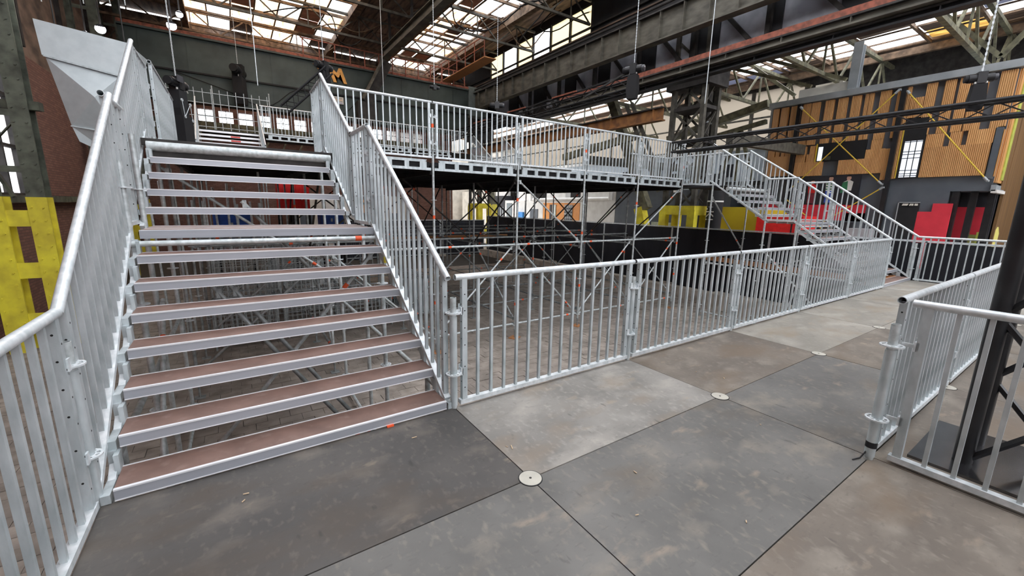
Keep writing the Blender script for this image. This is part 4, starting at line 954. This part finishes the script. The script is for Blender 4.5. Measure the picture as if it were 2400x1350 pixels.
# overhang corner with dark columns, and the side face
for k, (x, y) in enumerate(((.25,.85),(.5,.45),(.75,.06))): bx(x-.09, x+.09, y-.09, y+.09, -1.3, 2.43).build('overhang_column', BLACK, bd)
for (x, y0, y1, z0, z1, m) in ((1.38,.55,.95,.2,1.9,RED),(1.38,.1,.5,.9,1.9,RED),(1.38,.3,.6,-.8,.9,mat('mural_olive',(.3,.3,.08))),(1.37,.06,.3,-.5,1.0,LIME),(1.36,.5,.85,-.9,.7,mat('mural_grey',(.12,.12,.14)))):
    bx(x, x+.03, y0, y1, z0, z1).build('mural_panel', m, bd)
bx(.1, 6.8, -.06, .02, 2.7, 6.25).build('side_cladding', SLAT, bd); bx(.5, .9, -.09, -.06, 2.8, 5.9).build('lime_strip', LIME, bd); bx(1.6, 6.8, -.1, -.02, -1.3, 6.2).build('side_cladding', BROWNW, bd)
bx(.9, 1.6, -.09, -.06, 2.5, 6.2).build('side_cladding', BROWNW, bd)
bx(0, 1.6, -.08, .04, 2.42, 2.62).build('corner_tray', GREYP, bd); bx(0, 1.6, -.12, .02, 2.36, 2.46).build('tray_edge', WHITE, bd)
MB().prism([(1.75,-.3+H0),(2.35,-.3+H0),(2.35,.95+H0),(1.95,1.2+H0),(1.75,1.1+H0)], 'y', -.13, -.1).build('yellow_window', emit('lit_yellow_window', (.9,.8,.25), .6), bd)
# yellow tension rods in front of the cladding
def rod(y0, z0, y1, z1, label):
    t = thing('tension_rod', label, 'brace', (19.72, 0, 0), 0, 'yellow tension rods'); p, q = Vector((0,y0,z0)), Vector((0,y1,z1))
    MB().tube(p, q, .022, 8).build('rod', YELB, t, True)
    for a, b in ((p, p.lerp(q,.035)), (q, q.lerp(p,.035))): MB().tube(a, b, .04, 8).build('turnbuckle', GREYP, t, True)
    MB().box(0, .2, y1-.03, y1+.03, z1-.03, z1+.03).box(0, .2, y0-.03, y0+.03, z0-.03, z0+.03).build('anchor', GREYP, t)
rod(6.12, 6.1, 2.86, 2.72, 'yellow tension rod falling to the right across the wide window')
rod(2.85, 6.15, 6.1, 2.55, 'yellow tension rod rising to the right across the wide window')
rod(2.62, 6.05, .12, 2.75, 'yellow tension rod falling to the right corner past the tall barred window')
rod(2.8, 2.6, 5.4, .55, 'yellow tension rod low in front of the red panels, falling to the left')
rod(6.2, 2.2, 4.2, .6, 'yellow tension rod low in front of the red panels, falling to the right')

# ---------------------------------------------------------------- fence round the pit
def fence(p, q, n, lb, grp):
    p = Vector(p); q = Vector(q); d = (q-p)/n; L = d.length; a = math.atan2(d.y, d.x)
    for k in range(n):
        t = thing('mesh_fence_panel', 'black screened fence panel %s, %s' % (lb, ORDN[k]), 'fence', p+d*k, a, grp)
        h = 2.25
        MB().bar((.03,0,0), (.03,0,h), .042, .042).build('fence_post', BRIGHT, t); MB().bar((L-.03,0,0), (L-.03,0,h), .042, .042).build('fence_post', BRIGHT, t)
        MB().bar((0,0,h), (L,0,h), .042, .045).build('top_tube', BRIGHT, t); MB().bar((0,0,.15), (L,0,.15), .042, .042).build('bottom_tube', GALVT, t)
        m = MB(); m.box(.04, L-.04, .02, .028, .05, h-.03); m.build('mesh_screen', SCREEN, t)
        wv = MB()
        for j in range(int(L/.11)): wv.box(.05+.11*j, .057+.11*j, -.004, .003, .1, h)
        for j in range(8): wv.box(.04, L-.04, -.008, -.002, .2+.27*j, .209+.27*j)
        o = wv.build('fence_wire', WIRE, t); o['kind'] = 'stuff'
        MB().box(-.3, .3, -.12, .12, -.0, .12).build('fence_foot', CONC, t)
fence((12.62, -3.6, -1.295), (12.62, 21.0, -1.295), 7, 'right of the pit, counted from the far platform edge', 'fence panels along the right of the pit')
fence((3.0, 21.0, GZ+.01), (12.4, 21.0, GZ+.01), 3, 'at the back of the pit, counted from left', 'fence panels along the back of the pit')
tag(MB().box(-.02, .0, 0, .3, 0, .3).build('warning_sign', WHITE), 'white warning sign with a red mark on the near lattice column', 'sign').location = (12.9, 6.95, 2.25)
text_obj('2', .24, REDT, bpy.data.objects['warning_sign'], (-.022, .15, .15), (PI/2, 0, -PI/2), .004)
t = thing('banner_pillar', 'black wrapped pillar with a white vertical inscription beside the yellow box', 'pillar', (13.6, 5.93, -1.3))
MB().tube((0,0,0), (0,0,4.2), .27, 18).build('pillar_wrap', BLACKM, t, True); MB().tube((0,0,3.2), (0,0,3.25), .28, 18).build('pillar_band', WHITE, t)
o = text_obj('.K!', .42, WHITE, t, (-.285, .02, 2.75), (PI/2, PI/2, -PI/2), .004)
tag(B(16, 17.6, 5.15, 7.25, -1.3, 1.75).build('yellow_box', mat('ochre_yellow_panel', (.55,.42,.02), .5, 0, col2=(.45,.33,.02), scale=1.2)), 'large ochre yellow cabin wall behind the far stair', 'cabin')
t = thing('red_container', 'red steel cabinet under the landing of the far stair', 'container', (15.2, 3.6, -1.3)); B(0, 1.2, 0, 1.55, 0, 2.75).build('body', REDC, t); B(-.02, 0, .12, .2, 1.2, 2.6).build('door_label', WHITE, t); B(-.03, 0, .3, .34, .1, 2.7).build('door_seam', BLACKM, t)
t = thing('stage_speaker', 'grey round-faced device on the floor behind the far stair rail', 'speaker', (17.5, 2.35, -1.3))
B(0, .5, 0, .62, 0, 2.35).build('cabinet', GREYP, t); MB().tube((0,.31,1.8), (-.04,.31,1.8), .24, 18, .06).build('speaker_ring', BGREY, t, True); MB().tube((0,.31,1.8), (-.03,.31,1.8), .12, 16).build('speaker_cone', WHITE, t)

# ---------------------------------------------------------------- low cabins along the far side of the aisle
def cabin(name, label, cat, y0, y1, z1, m, x=21., dpt=2.2, roofm=None):
    t = thing(name, label, cat, (x, (y0+y1)/2, -1.3)); L = y1-y0
    B(0, dpt, -L/2, L/2, 0, z1+1.3).build('body', m, t)
    if roofm: B(-.08, dpt, -L/2, L/2, z1+1.3, z1+1.5).build('roof', roofm, t)
    return t
t = cabin('dark_cabin', 'dark grey cabin wall between the white cabin and the yellow-footed column', 'cabin', 9.4, 17.5, 2.75, BGREY, roofm=PALEB)
B(-.05, 0, -.9, .9, .9, 2.1).build('notice_board', mat('pale_green_board', (.55,.6,.45), .6), t)
t = cabin('white_cabin', 'plain white cabin wall right of the orange doors', 'cabin', 17.55, 21.1, 2.9, WHITE)
t = cabin('orange_cabin', 'orange fronted cabin with grey slatted panels and a glass door', 'cabin', 21.15, 25.7, 1.95, ORD, roofm=WHITE)
for (a, b, m, nm) in ((-1.5,-.55,'g','slatted_panel'),(1.1,1.35,'d','door_gap'),(.55,1.0,'w','glass_door')):
    mm = {'g': mat('grey_louvre', (.38,.39,.4), .5), 'd': BDARK, 'w': mat('pale_glass_door', (.6,.68,.64), .3)}[m]
    p = B(-.05, 0, a, b, .3, 3.1).build(nm, mm, t)
    if m == 'g':
        for k in range(9): MB().box(-.07, -.05, a+.03, b-.03, .5+.28*k, .62+.28*k).build('louvre', BDARK, p)
        for k in range(3): MB().box(-.08, -.05, a+.2+.24*k, a+.23+.24*k, .3, 3.1).build('louvre_bar', GREYP, p)
t = cabin('white_cabin', 'white cabin with a dark grey hatch left of the orange doors', 'cabin', 25.75, 28.3, 2.1, WHITE); B(-.05, 0, -.6, .55, .2, 2.7).build('hatch', BGREY, t)
t = cabin('white_cabin', 'white cabin with a grey window far along the aisle', 'cabin', 28.5, 31.8, 2.15, WHITE); B(-.05, 0, .4, 1.3, 1.6, 3.2).build('window', mat('grey_cabin_glass', (.2,.24,.26), .3), t)
tag(B(20.78, 20.98, 28.5, 29.5, -1.3, 1.1).build('blue_locker', BLUEL), 'bright blue locker in front of the far white cabin', 'locker')
t = cabin('dark_cabin', 'dark cabin with a perforated front far along the aisle', 'cabin', 31.9, 34.5, 2.6, BDARK)
for k in range(6): MB().box(-.04, 0, -1.1+.38*k, -.95+.38*k, .4, 2.8).build('perforated_strip', GREYP, t)
cabin('pale_cabin', 'pale cabin at the far end of the aisle', 'cabin', 34.6, 41, 3.1, CREAM)
o = tag(MB().tube((20.85, 17.9, 2.25), (20.85, 27, 2.2), .13, 12).build('white_pipe', WHITE, None, True), 'fat white pipe running along the cabin fronts', 'pipe'); MB().tube((20.85, 17.9, 2.15), (20.85, 17.9, 3.0), .15, 12).build('pipe_riser', WHITE, o, True)
# upper storey of the aisle side: pale cladding and windows
t = thing('pale_upper_storey', 'pale blue clad upper storey above the aisle cabins, seen through the deck rails', 'building', (22.2, 21, 2.95))
B(0, 2, -13, 12, 0, 1.9).build('body', PALEB, t); B(-.1, 2.1, -13, 12, 1.9, 2.1).build('roof', WHITE, t)
for k in range(9): B(-.03, 0, -11+2.4*k, -10.1+2.4*k, .5, 1.2).build('dark_window', BDARK, t)
B(-.4, .0, -13, 11.9, .02, .22).build('ledge', STEELD, t)
t = thing('cream_upper_storey', 'cream upper storey with dark posts farther along the aisle', 'building', (22.4, 37.3, 3.1)); B(0, 2, -2.6, 3.6, 0, 4).build('body', CREAM, t)
for k in range(5): B(-.06, 0, -3.6+1.8*k, -3.3+1.8*k, 0, 4).build('post', STEELD, t)
for k in range(3):
    tag(B(21.2+.1*k, 21.75, 24+4*k-.9*(k == 0), 25.6+4*k+.6*(k > 0), (2.15, 2.1, 2.6)[k], 3.6+.3*k).build('white_crate_stack', WHITE), 'white wrapped stack on the cabin roofs, %s from the orange cabin' % ORDN[k], 'stack', 'wrapped stacks on the cabin roofs')

t = thing('pale_cabin', 'row of pale cabin fronts before the brick gable, under the back of the high deck', 'cabin', (1.5, 23.6, GZ))
for k in range(4):
    B(1.7*k, 1.7*k+1.62, 0, 2, 0, 3.4+.25*(k % 2)).build('cabin_body', (CREAM, WHITE, ORD, CREAM)[k], t)
    B(1.7*k+.3, 1.7*k+1.0, -.04, 0, .2, 2.6).build('cabin_door', (BGREY, GREYP, BDARK, BGREY)[k], t)

# ---------------------------------------------------------------- stored material in the pit behind the near stair
for (x, y, w_, dp, z0, z1, m, nm, lb) in ((-1.95, 15, 1.15, 1.0, .2, 1.27, BLUE, 'blue_container', 'blue steel container on a dark stillage, seen between the upper treads'),
        (1.55, 15.2, .85, .8, .6, 1.24, BLUE, 'blue_container', 'smaller blue container farther right behind the mesh crates'),
        (.10, 15, .50, .8, 1.25, 2.32, REDC, 'red_cabinet', 'red cabinet on a stillage glimpsed between the upper treads, left one'), (.66, 15, .50, .8, 1.25, 2.32, REDC, 'red_cabinet', 'red cabinet on a stillage glimpsed between the upper treads, right one')):
    t = thing(nm, lb, 'container', (x, y, GZ)); a, b_ = z0-GZ, z1-GZ
    B(0, w_, 0, dp, a, b_).build('body', m, t)
    for jx in (.04, w_-.04):
        for jy in (.04, dp-.04): MB().box(jx-.04, jx+.04, jy-.04, jy+.04, 0, a).build('stillage_leg', BLACKM, t)
    B(0, w_, 0, dp, a-.08, a).build('stillage_top', BLACKM, t)
    for jj in range(4): B(w_*(.1+.24*jj), w_*(.14+.24*jj), -.02, 0, a+.05, b_-.06).build('rib', m, t)
    B(w_*.42, w_*.5, -.035, -.02, a+(b_-a)*.4, a+(b_-a)*.6).build('latch', GREYP, t)
for k in range(5):
    standard(-2.07, DY0+A*k+.02, 2.28, 'weathered standard under the left edge of the high deck, %s behind the near stair' % ORDN[k], 'standards under the left edge of the high deck', DULLT)
    ledger((-2.07, DY0+A*k, .72), (0, DY0+A*k, .72), 'ledger under the left bay of the high deck, %s from the near stair' % ORDN[k], 'ledgers under the left bay', DULLT)
    if k < 4: brace((-2.0, DY0+A*k, -1.1), (-.1, DY0+A*k, .6), 'diagonal brace under the left bay of the high deck, %s from the near stair' % ORDN[k], 'braces under the left bay', DULLT)
ru = random.Random(9)
for k in range(14):
    x, y = -2.75+.16*k+ru.uniform(-.04, .04), 8.9+ru.uniform(-.3, .8)
    o = tag(MB().tube((0, 0, 0), (ru.uniform(-.12,.12), ru.uniform(0,.25), 3.6+ru.uniform(-.5,.3)), .024, 8).build('upright_tube', GALVT, None, True), 'upright galvanised tube stored behind the near stair, %s from the left' % ORDN[k], 'tube', 'upright tubes behind the near stair'); o.location = (x, y, GZ)
brace((-1.56, 1.85, .82), (-.20, 1.55, -1.25), 'left one of two parallel tubes falling to the right under the near stair', 'parallel tubes under the near stair', DULLT)
brace((-1.43, 1.87, .82), (-.07, 1.57, -1.25), 'right one of two parallel tubes falling to the right under the near stair', 'parallel tubes under the near stair', DULLT)
brace((-1.25, 2.7, 1.6), (-.45, 2.9, .6), 'broad diagonal tube crossing the gaps between the upper treads', None, DULLT)
def mesh_crate(x, y, lb, w_=1.2, d_=.8, h_=1.0, z=0):
    t = thing('wire_crate', lb, 'crate', (x, y, GZ+z), 0, 'wire mesh crates in the pit')
    def crate(kind):
        b = MB(); r = .006
        if kind == 'frame':
            for (p, q) in (((0,0,.1),(w_,0,.1)),((0,d_,.1),(w_,d_,.1)),((0,0,h_),(w_,0,h_)),((0,d_,h_),(w_,d_,h_)),((0,0,.1),(0,d_,.1)),((w_,0,.1),(w_,d_,.1)),((0,0,h_),(0,d_,h_)),((w_,0,h_),(w_,d_,h_)),((0,0,0),(0,0,h_)),((w_,0,0),(w_,0,h_)),((0,d_,0),(0,d_,h_)),((w_,d_,0),(w_,d_,h_))): b.bar(p, q, .035, .035)
            return b.mesh('crate_frame', DULLT)
        for yy in (0, d_):
            for j in range(1, 12): b.bar((w_*j/12, yy, .1), (w_*j/12, yy, h_), .007, .007)
            for j in range(1, 8): b.bar((0, yy, .1+(h_-.1)*j/8), (w_, yy, .1+(h_-.1)*j/8), .007, .007)
        for xx in (0, w_):
            for j in range(1, 8): b.bar((xx, d_*j/8, .1), (xx, d_*j/8, h_), .007, .007); b.bar((xx, 0, .1+(h_-.1)*j/8), (xx, d_, .1+(h_-.1)*j/8), .007, .007)
        for j in range(1, 12): b.bar((w_*j/12, 0, .1), (w_*j/12, d_, .1), .007, .007)
        return b.mesh('crate_wire', GALVT)
    put('crate_frame', cached(('cf', w_, d_, h_), lambda: crate('frame')), t); o = put('crate_wire', cached(('cw', w_, d_, h_), lambda: crate('wire')), t); o['kind'] = 'stuff'
n = 0
for (x, y, z) in ((-1.9, 7.7, 0), (-.5, 7.9, 0), (.75, 7.85, 0), (-1.8, 7.75, 1.02), (-.45, 7.95, 1.02), (-1.9, 10.0, 0), (-.6, 10.1, 0), (.8, 10.1, 0), (-1.8, 10.0, 1.02), (-.5, 10.1, 1.02), (-.5, 12.3, 0), (.85, 12.2, 0), (-.4, 12.3, 1.02)):
    mesh_crate(x, y, 'wire mesh crate behind the near stair, %s row, %s' % (('front', 'middle', 'back')[0 if y < 9 else (1 if y < 12 else 2)], ('bottom', 'top')[z > 0] + ' layer, %s from the left' % ORDN[[0,1,2,0,1,0,1,2,0,1,0,1,0][n]]), z=z); n += 1
# racks of stored guard rail panels standing on edge
for r, (x, y) in enumerate(((2.6, 8.0),)):
    for k in range(6):
        guard_panel(A, (x+.12*k, y, GZ+.08), PI/2, 'stored guard rail panel in the %s, %s from the left' % (('rack under the deck',)[r], ORDN[k]), group='stored panels, rack %s' % ('one', 'two', 'three')[r], holes=False, light=True)
tag(MB().box(4.0, 9.8, 14.2, 14.3, .1, .25).build('timber_beam', WOODT), 'brown timber lying across the back of the scaffold forest', 'timber')
tag(MB().bar((12.25, 5.5, -.02), (12.25, 1.2, -.1), .1, .14).build('timber_rail', WOODT), 'orange-brown timber rail fixed along the black fence', 'timber')
tag(MB().box(10.6, 12.3, .25, .45, -.03, .09).build('timber_batten', WOODT), 'light timber batten at the foot of the far stair', 'timber')
# tyre of a small generator, litter on the platform
rl = random.Random(11)
LIT = mat('wood_chip', (.62, .46, .30), .8)
for k in range(26):
    x, y = rl.uniform(-1.6, 2.6), rl.uniform(-3.3, -.25); a = rl.uniform(0, PI); s = rl.uniform(.002, .006); l_ = s*rl.uniform(1.5, 4)
    if x > 2.0 and y < -2.0: continue
    b = MB().bar((-l_*math.cos(a), -l_*math.sin(a), .005), (l_*math.cos(a), l_*math.sin(a), .006), s, .004)
    o = tag(b.build('wood_chip', LIT), 'tiny pale wood chip lying on the platform boards', 'chip', 'wood chips on the platform boards'); o.location = (x, y, 0)
# mesh screen on the rear terrace
t = thing('mesh_screen', 'tall wire grid screen at the back of the rear terrace before the brick gable', 'screen', (-3.6, 18.8, TZ))
b = MB()
for k in range(15): b.bar((.28*k, 0, 0), (.28*k, 0, 1.75), .02, .02)
for z in (.3, .7, 1.2, 1.6): b.bar((-.05, 0, z), (4.0, 0, z), .02, .02)
o = b.build('wire_grid', GALVT, t); o['kind'] = 'stuff'
for x in (0, 2.0, 4.0): MB().tube((x, .03, 0), (x, .03, 1.9), .024, 8).build('screen_post', GALVT, t)
